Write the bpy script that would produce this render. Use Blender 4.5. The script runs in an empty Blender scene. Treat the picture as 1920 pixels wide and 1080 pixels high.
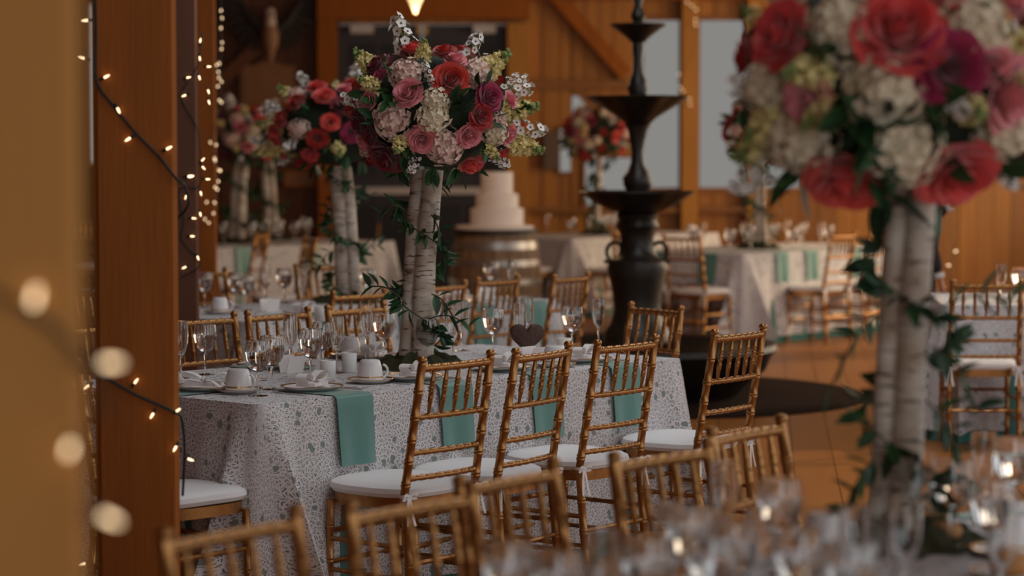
import bpy, math, random
from mathutils import Vector, Matrix, Quaternion
random.seed(7)
PI = math.pi
scene = bpy.context.scene
COL = scene.collection
# ------------------------------------------------------------------ camera
F, HC, PITCH = 4533.0, 1.65, math.atan(262 / 4533.0)
cd = bpy.data.cameras.new('camera'); cam = bpy.data.objects.new('camera', cd); COL.objects.link(cam)
cd.sensor_width = 36.0; cd.lens = 85.0; cd.clip_start = 0.1; cd.clip_end = 200
cam.location = (0, 0, HC); cam.rotation_euler = (PI / 2 - PITCH, 0, 0)
cd.dof.use_dof = True; cd.dof.focus_distance = 9.0; cd.dof.aperture_fstop = 2.1; cd.dof.aperture_blades = 0
scene.camera = cam
# ------------------------------------------------------------------ world, sun, window and added fill light, exposure
w = bpy.data.worlds.new('sky'); scene.world = w; w.use_nodes = True
bg = w.node_tree.nodes['Background']; bg.inputs[0].default_value = (0.245, 0.238, 0.226, 1); bg.inputs[1].default_value = 1.0
vs = scene.view_settings
vs.view_transform = 'Standard'; vs.look = 'None'; vs.exposure = 0.0; vs.gamma = 1.0; vs.use_curve_mapping = False
def sun(direction, strength, col, angle=1.0):
    l = bpy.data.lights.new('sun', 'SUN'); l.energy = strength; l.color = col; l.angle = math.radians(angle)
    o = bpy.data.objects.new('sun', l); COL.objects.link(o)
    o.rotation_euler = Vector(direction).to_track_quat('-Z', 'Y').to_euler(); o.location = (12, 20, 9)
def area(loc, direction, sx, sy, power, col):
    l = bpy.data.lights.new('window_daylight', 'AREA'); l.shape = 'RECTANGLE'; l.size = sx; l.size_y = sy
    l.energy = power; l.color = col
    o = bpy.data.objects.new('window_daylight', l); COL.objects.link(o); o.location = loc
    o.rotation_euler = Vector(direction).to_track_quat('-Z', 'Z').to_euler()
sun((-0.75, -0.38, -0.60), 1.6, (1.0, 0.78, 0.50), 1.5)
RIGHT_X, BACK_Y, FAR_Y, LEFT_X, ROOF_Z = 6.4, -5.0, 28.0, -6.6, 5.6
RIGHT_WINDOWS = [(-4.4, -0.8), (0.0, 3.6), (4.4, 8.0), (8.8, 12.4), (13.6, 16.6), (17.6, 20.8), (21.6, 27.2)]   # y spans, unseen; the first is added to light the foreground
for (a, b), p, c in zip(RIGHT_WINDOWS, (88, 48, 46, 34, 44, 115, 345), [(0.90, 0.96, 1.0)] * 4 + [(1.0, 0.92, 0.84), (1.0, 0.82, 0.60), (1.0, 0.76, 0.48)]):
    area((RIGHT_X + 0.35, (a + b) / 2, 2.40), (-1, 0, -0.12), b - a, 3.5, p, c)
area((1.6, BACK_Y - 0.3, 1.9), (0, 1, 0), 4.0, 3.2, 110, (0.88, 0.96, 1.0))  # fill lamp added behind the camera, in an unseen doorway
ROOF_FILL = (0.0, 3.0, 5.0, 15.0)            # x0, x1, y0, y1 of an unseen roof opening, added for top fill
area(((ROOF_FILL[0] + ROOF_FILL[1]) / 2, 10.0, ROOF_Z + 0.3), (0, 0.0001, -1), 3.0, 10.0, 165, (0.90, 0.96, 1.0))  # top fill lamp over the added opening

def _ray(px, py):
    u, v = (px - 960) / F, (540 - py) / F
    return Vector((u, math.cos(PITCH) + v * math.sin(PITCH), -math.sin(PITCH) + v * math.cos(PITCH)))
def at(px, py, h=0.0):                     # a point at height h seen at pixel (px, py) of the 1920x1080 frame
    r = _ray(px, py); t = (h - HC) / r.z
    return Vector((r.x * t, r.y * t, h))
def aty(px, py, y):                        # a point at distance y
    r = _ray(px, py); t = y / r.y
    return Vector((r.x * t, y, HC + r.z * t))
# ------------------------------------------------------------------ materials
MATS = {}
def pmat(name, col, rough=0.5, metal=0.0, spec=0.5, noise=None, bump=None, rand=None, **kw):
    """noise=(scale, amount, darker colour, stretch xyz); bump=(scale, strength, stretch)"""
    m = bpy.data.materials.new(name); m.use_nodes = True; MATS[name] = m
    nt = m.node_tree; N = nt.nodes; L = nt.links; b = N['Principled BSDF']
    b.inputs['Base Color'].default_value = (*col, 1); b.inputs['Roughness'].default_value = rough
    b.inputs['Metallic'].default_value = metal; b.inputs['Specular IOR Level'].default_value = spec
    for k, v in kw.items(): b.inputs[k.replace('_', ' ')].default_value = v
    def coords(stretch):
        tc = N.new('ShaderNodeTexCoord'); mp = N.new('ShaderNodeMapping'); mp.inputs['Scale'].default_value = stretch
        oi = N.new('ShaderNodeObjectInfo'); ad = N.new('ShaderNodeVectorMath'); ad.operation = 'ADD'
        sc = N.new('ShaderNodeVectorMath'); sc.operation = 'SCALE'; sc.inputs['Scale'].default_value = 7.3
        L.new(oi.outputs['Random'], sc.inputs[0]); L.new(tc.outputs['Object'], ad.inputs[0]); L.new(sc.outputs[0], ad.inputs[1])
        L.new(ad.outputs[0], mp.inputs[0]); return mp.outputs[0]
    col_out = None
    if noise:
        sc, amt, c2, st = noise
        n = N.new('ShaderNodeTexNoise'); n.inputs['Scale'].default_value = sc; n.inputs['Detail'].default_value = 6
        L.new(coords(st), n.inputs['Vector'])
        r = N.new('ShaderNodeValToRGB'); r.color_ramp.elements[0].position = 0.5 - amt / 2; r.color_ramp.elements[1].position = 0.5 + amt / 2
        r.color_ramp.elements[0].color = (*c2, 1); r.color_ramp.elements[1].color = (*col, 1)
        L.new(n.outputs[0], r.inputs[0]); col_out = r.outputs[0]
    if rand:                                # per-object (or per-island) variation towards a second colour
        kind, c2, amt = rand
        if kind == 'island':
            src = N.new('ShaderNodeNewGeometry').outputs['Random Per Island']
        else:
            src = N.new('ShaderNodeObjectInfo').outputs['Random']
        mu = N.new('ShaderNodeMath'); mu.operation = 'MULTIPLY'; mu.inputs[1].default_value = amt; L.new(src, mu.inputs[0])
        mx = N.new('ShaderNodeMix'); mx.data_type = 'RGBA'; L.new(mu.outputs[0], mx.inputs['Factor'])
        if col_out: L.new(col_out, mx.inputs['A'])
        else: mx.inputs['A'].default_value = (*col, 1)
        mx.inputs['B'].default_value = (*c2, 1); col_out = mx.outputs['Result']
    if col_out: L.new(col_out, b.inputs['Base Color'])
    if bump:
        sc, stg, st = bump
        n = N.new('ShaderNodeTexNoise'); n.inputs['Scale'].default_value = sc; n.inputs['Detail'].default_value = 4
        L.new(coords(st), n.inputs['Vector'])
        bp = N.new('ShaderNodeBump'); bp.inputs['Strength'].default_value = stg; bp.inputs['Distance'].default_value = 0.01
        L.new(n.outputs[0], bp.inputs['Height']); L.new(bp.outputs[0], b.inputs['Normal'])
    return m
def emat(name, col, strength):
    m = pmat(name, (0.9, 0.8, 0.6), 0.3); b = m.node_tree.nodes['Principled BSDF']
    b.inputs['Emission Color'].default_value = (*col, 1); b.inputs['Emission Strength'].default_value = strength
    return m
W_POST = pmat('post_wood', (0.40, 0.120, 0.016), 0.6, spec=0.2, noise=(2.2, 0.7, (0.25, 0.068, 0.010), (4, 4, 0.5)), bump=(14, 0.25, (5, 5, 0.4)))
W_WALL = pmat('wall_board_wood', (0.56, 0.23, 0.032), 0.55, noise=(1.6, 0.8, (0.26, 0.095, 0.018), (5, 5, 0.4)), rand=('obj', (0.20, 0.075, 0.016), 0.7))
W_SHADED = pmat('dark_wall_wood', (0.17, 0.055, 0.018), 0.6, noise=(1.6, 0.8, (0.10, 0.033, 0.012), (5, 5, 0.4)), rand=('obj', (0.08, 0.025, 0.010), 0.6))  # wood with the shade of the left side put into its colour
W_BEAM = pmat('beam_wood', (0.33, 0.13, 0.030), 0.6, noise=(2, 0.7, (0.19, 0.07, 0.018), (3, 3, 3)))
W_PALE = pmat('pale_post_wood', (0.54, 0.25, 0.055), 0.6, spec=0.2, noise=(2, 0.7, (0.42, 0.18, 0.045), (4, 4, 0.5)))
W_FLOOR = pmat('floor_plank_wood', (0.34, 0.130, 0.024), 0.38, noise=(1.5, 0.8, (0.27, 0.098, 0.020), (6, 0.5, 6)), rand=('obj', (0.28, 0.10, 0.022), 0.8), bump=(8, 0.1, (6, 0.5, 6)))
W_ROOF = pmat('roof_wood', (0.30, 0.15, 0.06), 0.7)
GOLD = pmat('gold_paint', (0.50, 0.245, 0.088), 0.32, 0.85, noise=(30, 0.6, (0.34, 0.155, 0.050), (1, 1, 1)))
CUSH = pmat('ivory_cushion', (0.84, 0.82, 0.83), 0.8, bump=(6, 0.15, (1, 1, 1)), Sheen_Weight=0.2)
RIBBON = pmat('white_ribbon', (0.85, 0.80, 0.79), 0.6)
TEAL = pmat('teal_satin', (0.105, 0.27, 0.235), 0.42, Sheen_Weight=0.4, bump=(5, 0.2, (3, 3, 1)))
TEALD = pmat('teal_underlay_cloth', (0.05, 0.19, 0.165), 0.6)
CHINA = pmat('white_china', (0.84, 0.81, 0.82), 0.22)
GRIM = pmat('gold_rim', (0.62, 0.36, 0.13), 0.25, 0.8)
PAPER = pmat('white_paper', (0.86, 0.80, 0.79), 0.7)
CANDLE = pmat('frosted_votive', (0.88, 0.83, 0.80), 0.4, Subsurface_Weight=0.2)
GLASS = pmat('clear_glass', (1, 1, 1), 0.0, Transmission_Weight=1.0, IOR=1.48)
WATER = pmat('water', (1, 1, 1), 0.0, Transmission_Weight=1.0, IOR=1.33)
SILVER = pmat('silver', (0.7, 0.68, 0.66), 0.22, 1.0)
MOSS = pmat('moss', (0.055, 0.050, 0.012), 0.9, noise=(40, 0.7, (0.018, 0.020, 0.006), (1, 1, 1)), bump=(60, 1.0, (1, 1, 1)))
LEAF = pmat('leaf_green', (0.030, 0.105, 0.030), 0.42, rand=('obj', (0.015, 0.050, 0.022), 1.0))
STEM = pmat('vine_stem', (0.055, 0.060, 0.020), 0.6)
FOLI = pmat('dark_foliage', (0.016, 0.030, 0.012), 0.8, bump=(20, 0.8, (1, 1, 1)))
R_RED = pmat('rose_red', (0.62, 0.048, 0.022), 0.5, rand=('obj', (0.40, 0.018, 0.022), 0.8), Sheen_Weight=0.3)
R_CORAL = pmat('rose_coral', (0.84, 0.105, 0.080), 0.5, rand=('obj', (0.76, 0.07, 0.09), 0.8), Sheen_Weight=0.3)
R_DARK = pmat('rose_dark_red', (0.25, 0.012, 0.022), 0.5, rand=('obj', (0.17, 0.008, 0.016), 0.8), Sheen_Weight=0.3)
R_PINK = pmat('rose_pink', (0.86, 0.32, 0.34), 0.5, rand=('obj', (0.80, 0.25, 0.29), 0.8), Sheen_Weight=0.3)
R_MAG = pmat('rose_magenta', (0.48, 0.035, 0.115), 0.5, rand=('obj', (0.36, 0.02, 0.085), 0.8), Sheen_Weight=0.3)
H_BLUSH = pmat('hydrangea_blush', (0.88, 0.72, 0.60), 0.6, rand=('island', (0.74, 0.42, 0.38), 0.85))
H_WHITE = pmat('hydrangea_cream', (0.90, 0.83, 0.62), 0.6, rand=('island', (0.82, 0.66, 0.50), 0.8))
WAX = pmat('waxflower_white', (0.88, 0.84, 0.80), 0.6)
WAXC = pmat('waxflower_centre', (0.09, 0.055, 0.03), 0.7)
SNAP = pmat('snapdragon_cream', (0.88, 0.80, 0.42), 0.6, rand=('island', (0.80, 0.62, 0.14), 0.6))
BUD = pmat('green_bud', (0.20, 0.27, 0.075), 0.6)
IRON = pmat('dark_cast_iron', (0.026, 0.018, 0.012), 0.38, noise=(9, 0.7, (0.014, 0.010, 0.008), (1, 1, 1)), bump=(25, 0.25, (1, 1, 1)))
RUG = pmat('dark_mat', (0.015, 0.0065, 0.0045), 0.95, spec=0.05, bump=(80, 0.5, (1, 1, 1)))
STAVE = pmat('barrel_oak', (0.36, 0.22, 0.12), 0.6, noise=(3, 0.7, (0.15, 0.08, 0.038), (6, 6, 0.6)), rand=('obj', (0.15, 0.08, 0.04), 0.7))
HOOP = pmat('barrel_hoop', (0.42, 0.38, 0.35), 0.35, 0.8)
BLACKT = pmat('black_trim', (0.02, 0.016, 0.014), 0.5)
ICING = pmat('white_icing', (0.86, 0.77, 0.72), 0.55)
DOORM = pmat('slate_door_paint', (0.040, 0.036, 0.046), 0.5)
DOORP = pmat('dark_door_panel', (0.020, 0.017, 0.020), 0.5)
GREYM = pmat('pale_grey_metal', (0.60, 0.54, 0.53), 0.45)
PLAQ = pmat('plaque_wood', (0.30, 0.135, 0.055), 0.6, noise=(3, 0.6, (0.22, 0.09, 0.035), (3, 1, 1)))
EAGLE = pmat('dark_carved_wood', (0.022, 0.014, 0.012), 0.6, bump=(30, 0.5, (1, 1, 4)))
EAGLEH = pmat('pale_carved_head', (0.55, 0.42, 0.36), 0.6)
EAGLEB = pmat('brown_carved_wood', (0.30, 0.15, 0.075), 0.6)
WIRE = pmat('green_wire', (0.008, 0.016, 0.016), 0.5)
BULB = emat('fairy_bulb', (1.0, 0.70, 0.40), 2.8)
LAMPG = emat('lamp_glow', (1.0, 0.78, 0.45), 0.5)
SUIT = pmat('dark_suit', (0.022, 0.014, 0.013), 0.85)
SHIRT = pmat('white_shirt', (0.7, 0.66, 0.66), 0.8)
SKIN = pmat('skin', (0.50, 0.20, 0.11), 0.5, Subsurface_Weight=0.1)
HAIR = pmat('dark_hair', (0.03, 0.018, 0.012), 0.6)
SHOE = pmat('black_shoe', (0.012, 0.011, 0.011), 0.35)
BREAD = pmat('bread_crust', (0.56, 0.27, 0.07), 0.6, noise=(6, 0.6, (0.40, 0.16, 0.04), (1, 1, 1)))
HEARTM = pmat('brown_wicker', (0.075, 0.030, 0.018), 0.6, bump=(50, 0.6, (1, 1, 1)))
PANE = pmat('window_pane', (1, 1, 1), 0.0, Transmission_Weight=1.0, IOR=1.01, spec=0.2)

def birch():
    m = pmat('birch_bark', (0.62, 0.52, 0.44), 0.7); nt = m.node_tree; N = nt.nodes; L = nt.links; b = N['Principled BSDF']
    tc = N.new('ShaderNodeTexCoord'); oi = N.new('ShaderNodeObjectInfo')
    ad = N.new('ShaderNodeVectorMath'); ad.operation = 'ADD'; sc = N.new('ShaderNodeVectorMath'); sc.operation = 'SCALE'; sc.inputs['Scale'].default_value = 9
    L.new(oi.outputs['Random'], sc.inputs[0]); L.new(tc.outputs['Object'], ad.inputs[0]); L.new(sc.outputs[0], ad.inputs[1])
    def nz(scale, st, lo, hi, c0, c1):
        mp = N.new('ShaderNodeMapping'); mp.inputs['Scale'].default_value = st; L.new(ad.outputs[0], mp.inputs[0])
        n = N.new('ShaderNodeTexNoise'); n.inputs['Scale'].default_value = scale; n.inputs['Detail'].default_value = 5; L.new(mp.outputs[0], n.inputs[0])
        r = N.new('ShaderNodeValToRGB'); r.color_ramp.elements[0].position = lo; r.color_ramp.elements[1].position = hi
        r.color_ramp.elements[0].color = (*c0, 1); r.color_ramp.elements[1].color = (*c1, 1); L.new(n.outputs[0], r.inputs[0]); return r.outputs[0]
    base = nz(9, (1, 1, 1.5), 0.35, 0.65, (0.46, 0.34, 0.25), (0.72, 0.64, 0.56))
    dash = nz(14, (1, 1, 7), 0.34, 0.42, (0.10, 0.07, 0.06), (1, 1, 1))
    knot = nz(7, (0.8, 0.8, 1.3), 0.30, 0.36, (0.07, 0.05, 0.045), (1, 1, 1))
    x = base
    for k in (dash, knot):
        mx = N.new('ShaderNodeMix'); mx.data_type = 'RGBA'; mx.blend_type = 'MULTIPLY'; mx.inputs['Factor'].default_value = 0.9
        L.new(x, mx.inputs['A']); L.new(k, mx.inputs['B']); x = mx.outputs['Result']
    L.new(x, b.inputs['Base Color']); return m
BIRCH = birch()

def lace():
    m = pmat('lace', (0.8, 0.75, 0.75), 0.85); nt = m.node_tree; N = nt.nodes; L = nt.links; b = N['Principled BSDF']
    uv = N.new('ShaderNodeUVMap')
    dn = N.new('ShaderNodeTexNoise'); dn.inputs['Scale'].default_value = 22; L.new(uv.outputs[0], dn.inputs[0])
    ds = N.new('ShaderNodeVectorMath'); ds.operation = 'MULTIPLY_ADD'; ds.inputs[1].default_value = (0.03, 0.03, 0); L.new(dn.outputs[1], ds.inputs[0]); L.new(uv.outputs[0], ds.inputs[2])
    v = ds.outputs[0]
    def vor(scale, feature, vec, rnd=1.0):
        t = N.new('ShaderNodeTexVoronoi'); t.voronoi_dimensions = '2D'; t.feature = feature; t.inputs['Scale'].default_value = scale
        t.inputs['Randomness'].default_value = rnd; L.new(vec, t.inputs['Vector']); return t
    def mth(op, a, c, clamp=False):
        n = N.new('ShaderNodeMath'); n.operation = op; n.use_clamp = clamp
        for i, q in enumerate((a, c)):
            if isinstance(q, (int, float)): n.inputs[i].default_value = q
            else: L.new(q, n.inputs[i])
        return n.outputs[0]
    # leaf-shaped openings inside the motifs
    big = vor(19, 'F1', v); sep = N.new('ShaderNodeSeparateColor'); L.new(big.outputs['Color'], sep.inputs[0])
    hole = mth('MULTIPLY', mth('LESS_THAN', big.outputs['Distance'], 0.22), mth('GREATER_THAN', sep.outputs[0], 0.66))
    # threads: rings round each motif and a fine mesh between
    ring = mth('SINE', mth('ADD', mth('MULTIPLY', big.outputs['Distance'], 52.0), mth('MULTIPLY', sep.outputs[1], 6.0)), 0)
    t2 = mth('GREATER_THAN', ring, 0.0)
    fine = vor(62, 'DISTANCE_TO_EDGE', v)
    t1 = mth('LESS_THAN', fine.outputs['Distance'], 0.15)
    gaps = mth('SUBTRACT', 1.0, mth('MAXIMUM', t1, t2))
    def mix(f, a, c):
        mx = N.new('ShaderNodeMix'); mx.data_type = 'RGBA'; L.new(f, mx.inputs['Factor'])
        if isinstance(a, tuple): mx.inputs['A'].default_value = (*a, 1)
        else: L.new(a, mx.inputs['A'])
        mx.inputs['B'].default_value = (*c, 1); return mx.outputs['Result']
    c = mix(gaps, (0.77, 0.73, 0.74), (0.17, 0.16, 0.165))
    c = mix(hole, c, (0.24, 0.28, 0.27))
    L.new(c, b.inputs['Base Color'])
    bp = N.new('ShaderNodeBump'); bp.invert = True; bp.inputs['Strength'].default_value = 0.5; bp.inputs['Distance'].default_value = 0.003
    L.new(mth('MAXIMUM', gaps, hole), bp.inputs['Height']); L.new(bp.outputs[0], b.inputs['Normal'])
    return m
LACE = lace()
# ------------------------------------------------------------------ mesh helpers
class MB:
    def __init__(s): s.v = []; s.f = []; s.m = []; s.uv = {}
    def add(s, verts, faces, mi=0, mat=None):
        o = len(s.v)
        s.v += [tuple(mat @ Vector(q)) if mat is not None else tuple(q) for q in verts]
        for f in faces: s.f.append(tuple(i + o for i in f)); s.m.append(mi)
        return s
    def box(s, x0, x1, y0, y1, z0, z1, mi=0, mat=None):
        vs_ = [(x, y, z) for x in (x0, x1) for y in (y0, y1) for z in (z0, z1)]
        return s.add(vs_, [(0, 1, 3, 2), (4, 6, 7, 5), (0, 4, 5, 1), (2, 3, 7, 6), (0, 2, 6, 4), (1, 5, 7, 3)], mi, mat)
    def prism(s, poly, y0, y1, mi=0, mat=None):     # polygon in xz, thickness in y
        n = len(poly); vs_ = [(x, y0, z) for x, z in poly] + [(x, y1, z) for x, z in poly]
        fs = [tuple(range(n)), tuple(range(2 * n - 1, n - 1, -1))] + [(i, i + n, (i + 1) % n + n, (i + 1) % n) for i in range(n)]
        return s.add(vs_, fs, mi, mat)
    def slab(s, poly, z0, z1, mi=0, mat=None):      # polygon in xy
        n = len(poly); vs_ = [(x, y, z0) for x, y in poly] + [(x, y, z1) for x, y in poly]
        fs = [tuple(range(n - 1, -1, -1)), tuple(range(n, 2 * n))] + [(i, (i + 1) % n, (i + 1) % n + n, i + n) for i in range(n)]
        return s.add(vs_, fs, mi, mat)
    def lathe(s, prof, seg=24, c=(0, 0, 0), mi=0, mat=None, a0=0.0, a1=2 * PI, scal=None):
        full = abs(a1 - a0 - 2 * PI) < 1e-6; n = seg if full else seg + 1
        vs_ = []; fs = []
        for r, z in prof:
            for i in range(n):
                a = a0 + (a1 - a0) * i / seg
                rr = r * (1 + scal(r, z, a)) if scal else r
                vs_.append((c[0] + rr * math.cos(a), c[1] + rr * math.sin(a), c[2] + z))
        for j in range(len(prof) - 1):
            for i in range(seg):
                k = (i + 1) % n
                fs.append((j * n + i, j * n + k, (j + 1) * n + k, (j + 1) * n + i))
        return s.add(vs_, fs, mi, mat)
    def tube(s, path, rad, seg=8, mi=0, mat=None, cap=True, flat=1.0):
        P = [Vector(p) for p in path]; n = len(P)
        R = rad if isinstance(rad, (list, tuple)) else [rad] * n
        vs_ = []; fs = []; ref = None
        for i in range(n):
            t = (P[min(i + 1, n - 1)] - P[max(i - 1, 0)])
            t = t.normalized() if t.length > 1e-9 else Vector((0, 0, 1))
            if ref is None:
                ref = Vector((1, 0, 0)) if abs(t.x) < 0.8 else Vector((0, 1, 0))
            u = (ref - t * ref.dot(t)).normalized(); vv = t.cross(u); ref = u
            for k in range(seg):
                a = 2 * PI * k / seg
                vs_.append(P[i] + u * (R[i] * math.cos(a)) + vv * (R[i] * math.sin(a) * flat))
        for i in range(n - 1):
            for k in range(seg):
                q = (k + 1) % seg; fs.append((i * seg + k, i * seg + q, (i + 1) * seg + q, (i + 1) * seg + k))
        if cap:
            fs.append(tuple(range(seg - 1, -1, -1))); fs.append(tuple(range((n - 1) * seg, n * seg)))
        return s.add(vs_, fs, mi, mat)
    def grid(s, fn, nu, nv, mi=0, mat=None):
        vs_ = [fn(i / nu, j / nv) for j in range(nv + 1) for i in range(nu + 1)]
        fs = [(j * (nu + 1) + i, j * (nu + 1) + i + 1, (j + 1) * (nu + 1) + i + 1, (j + 1) * (nu + 1) + i) for j in range(nv) for i in range(nu)]
        return s.add(vs_, fs, mi, mat)
    def ball(s, c, r, seg=12, rings=8, mi=0, mat=None):
        r = r if isinstance(r, (tuple, list)) else (r, r, r)
        def fn(u, v):
            a, b = 2 * PI * u, PI * (v - 0.5)
            return (c[0] + r[0] * math.cos(b) * math.cos(a), c[1] + r[1] * math.cos(b) * math.sin(a), c[2] + r[2] * math.sin(b))
        return s.grid(fn, seg, rings, mi, mat)
    def mesh(s, name, mats, smooth=True):
        me = bpy.data.meshes.new(name); me.from_pydata(s.v, [], s.f)
        for m in (mats if isinstance(mats, (list, tuple)) else [mats]): me.materials.append(m)
        if any(s.m): me.polygons.foreach_set('material_index', s.m)
        me.polygons.foreach_set('use_smooth', [smooth] * len(s.f)); me.update()
        if smooth:
            me.set_sharp_from_angle(angle=math.radians(42))
        return me
    def build(s, name, mats, parent=None, smooth=True, **k):
        return link(name, s.mesh(name, mats, smooth), parent, **k)
def link(name, me, parent=None, loc=None, rot=None, scale=None, mat=None):
    o = bpy.data.objects.new(name, me); COL.objects.link(o)
    if parent is not None: o.parent = parent
    if loc is not None: o.location = loc
    if rot is not None:
        if isinstance(rot, Quaternion): o.rotation_mode = 'QUATERNION'; o.rotation_quaternion = rot
        else: o.rotation_euler = rot
    if scale is not None: o.scale = scale if isinstance(scale, (tuple, list)) else (scale,) * 3
    if mat is not None: o.material_slots[0].link = 'OBJECT'; o.material_slots[0].material = mat
    return o
def tag(o, label, cat, group=None):
    o['label'] = label; o['category'] = cat
    if group: o['group'] = group
    return o
def structure(o): o['kind'] = 'structure'; return o
def thing(name, label, cat, loc=(0, 0, 0), rz=0.0, group=None):
    o = bpy.data.objects.new(name, None); COL.objects.link(o); o.location = loc; o.rotation_euler = (0, 0, rz)
    o.empty_display_size = 0.1
    return tag(o, label, cat, group)
def dup(root, label, loc, rz, group=None):
    def cp(o, parent):
        c = o.copy(); COL.objects.link(c); c.parent = parent
        for ch in o.children: cp(ch, c)
        return c
    r = cp(root, None); r.location = loc; r.rotation_euler = (0, 0, rz); r['label'] = label
    if group: r['group'] = group
    return r
ORD = ['first', 'second', 'third', 'fourth', 'fifth', 'sixth', 'seventh', 'eighth', 'ninth', 'tenth', 'eleventh', 'twelfth',
       'thirteenth', 'fourteenth', 'fifteenth', 'sixteenth', 'seventeenth', 'eighteenth', 'nineteenth', 'twentieth']
# ================================================================== SETTING
# floor: laid planks over a slab
flo = structure(MB().box(LEFT_X, RIGHT_X, BACK_Y, FAR_Y + 1.0, -0.2, -0.025).build('floor', W_FLOOR, smooth=False))
PW, FA = 0.215, math.radians(-6)
pl_me = {}
for L_ in (4.4, 5.2):
    b_ = MB(); e = 0.004
    b_.slab([(-PW / 2 + e / 2, -L_ / 2 + e / 2), (PW / 2 - e / 2, -L_ / 2 + e / 2), (PW / 2 - e / 2, L_ / 2 - e / 2), (-PW / 2 + e / 2, L_ / 2 - e / 2)], -0.024, 0.0)
    pl_me[L_] = b_.mesh('plank', W_FLOOR, False)
ca, sa = math.cos(FA), math.sin(FA)
for i in range(-22, 27):
    y = 4.0 - random.random() * 3.5
    while y < 30:
        L_ = random.choice((4.4, 5.2)); yc = y + L_ / 2; xx = i * PW
        X, Y = xx * ca - (yc - 14) * sa, xx * sa + (yc - 14) * ca + 14
        if -4.6 < X < RIGHT_X - 0.9 and Y < 29:
            link('plank', pl_me[L_], flo, (X, Y, random.uniform(-0.0015, 0.0)), (0, 0, FA))
        y += L_
MB().box(LEFT_X, RIGHT_X, BACK_Y, 3.2, -0.024, -0.001).build('threshold_board', W_FLOOR, flo, smooth=False)

# far wall: boards with openings
def fx(px): return (px - 960) / F * 28.05
def fz(py): return aty(960, py, FAR_Y).z
openings = [  # x0, x1, z0, z1
    (fx(1205), fx(1272), fz(352), fz(38)), (fx(1310), fx(1392), fz(352), fz(38)), (fx(1425), fx(1500), fz(352), fz(38)),
    (fx(1050), fx(1070), fz(322), fz(241)), (fx(1072), fx(1150), fz(286), fz(180)), (fx(1097), fx(1192), fz(385), fz(296)),  # sun patches on the boards, built as bright openings
    (fx(170), fx(255), fz(305), fz(8)), (fx(637), fx(948), 0.0, fz(45))]
xs = sorted(set([LEFT_X, RIGHT_X] + [o[0] for o in openings] + [o[1] for o in openings]))
wallf = structure(MB().box(LEFT_X, RIGHT_X, FAR_Y, FAR_Y + 0.12, ROOF_Z - 0.25, ROOF_Z).build('wall_far', W_BEAM, smooth=False))
SH = MB()
for a, b in zip(xs, xs[1:]):
    n = max(1, round((b - a) / 0.20))
    for k in range(n):
        x0, x1 = a + (b - a) * k / n, a + (b - a) * (k + 1) / n; xc = (x0 + x1) / 2
        cuts = sorted([(o[2], o[3]) for o in openings if o[0] - 1e-6 < xc < o[1] + 1e-6])
        z = 0.0; spans = []
        for c0, c1 in cuts:
            if c0 > z + 0.02: spans.append((z, c0))
            z = max(z, c1)
        spans.append((z, ROOF_Z - 0.25))
        dy = random.uniform(0, 0.012)
        for z0, z1 in spans:
            MB().box(x0 + 0.004, x1 - 0.004, FAR_Y + dy, FAR_Y + dy + 0.03, z0, z1).build('board', W_SHADED if xc < fx(640) else W_WALL, wallf, smooth=False)  # boards left of the door carry their shade in the colour
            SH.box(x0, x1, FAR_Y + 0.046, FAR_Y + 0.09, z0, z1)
SH.build('sheathing', W_SHADED, wallf, smooth=False)
# slanted filler shaping the sun patch that is built as a pane
MB().prism([(fx(1084), fz(180)), (fx(1151), fz(180)), (fx(1151), fz(268))], FAR_Y - 0.01, FAR_Y + 0.03).build('raking_board', W_WALL, wallf, smooth=False)
def window(n, o, fw=0.05, bars=()):
    x0, x1, z0, z1 = o
    fr = MB()
    y0, y1 = FAR_Y - 0.03, FAR_Y + 0.06
    fr.box(x0 - fw, x0, y0, y1, z0 - fw, z1 + fw).box(x1, x1 + fw, y0, y1, z0 - fw, z1 + fw).box(x0, x1, y0, y1, z1, z1 + fw).box(x0, x1, y0, y1, z0 - fw, z0)
    w_ = structure(fr.build('window_%d' % n, W_BEAM, smooth=False))
    MB().box(x0, x1, FAR_Y + 0.035, FAR_Y + 0.041, z0, z1).build('pane', PANE, w_, smooth=False)
    return w_
for i, o in enumerate(openings[:7]):
    if i == 4: continue
    window(i + 1, o, 0.03 if i in (3, 5) else 0.05)  # the small middle ones stand in for sun patches
wr = [(fx(1072), fz(286)), (fx(1150), fz(286)), (fx(1150), fz(268)), (fx(1084), fz(180)), (fx(1072), fz(180))]  # outline of the raking sun patch, built as a pane
w5 = structure(MB().prism([(fx(1065), fz(292)), (fx(1157), fz(292)), (fx(1157), fz(286)), (fx(1065), fz(286))], FAR_Y - 0.03, FAR_Y + 0.05)
               .prism([(fx(1084), fz(180)), (fx(1090), fz(176)), (fx(1157), fz(264)), (fx(1151), fz(268))], FAR_Y - 0.03, FAR_Y + 0.05).build('window_5', W_BEAM, smooth=False))  # stands in for the raking sun patch, no real window
MB().prism(wr, FAR_Y + 0.035, FAR_Y + 0.041).build('pane', PANE, w5, smooth=False)
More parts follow.
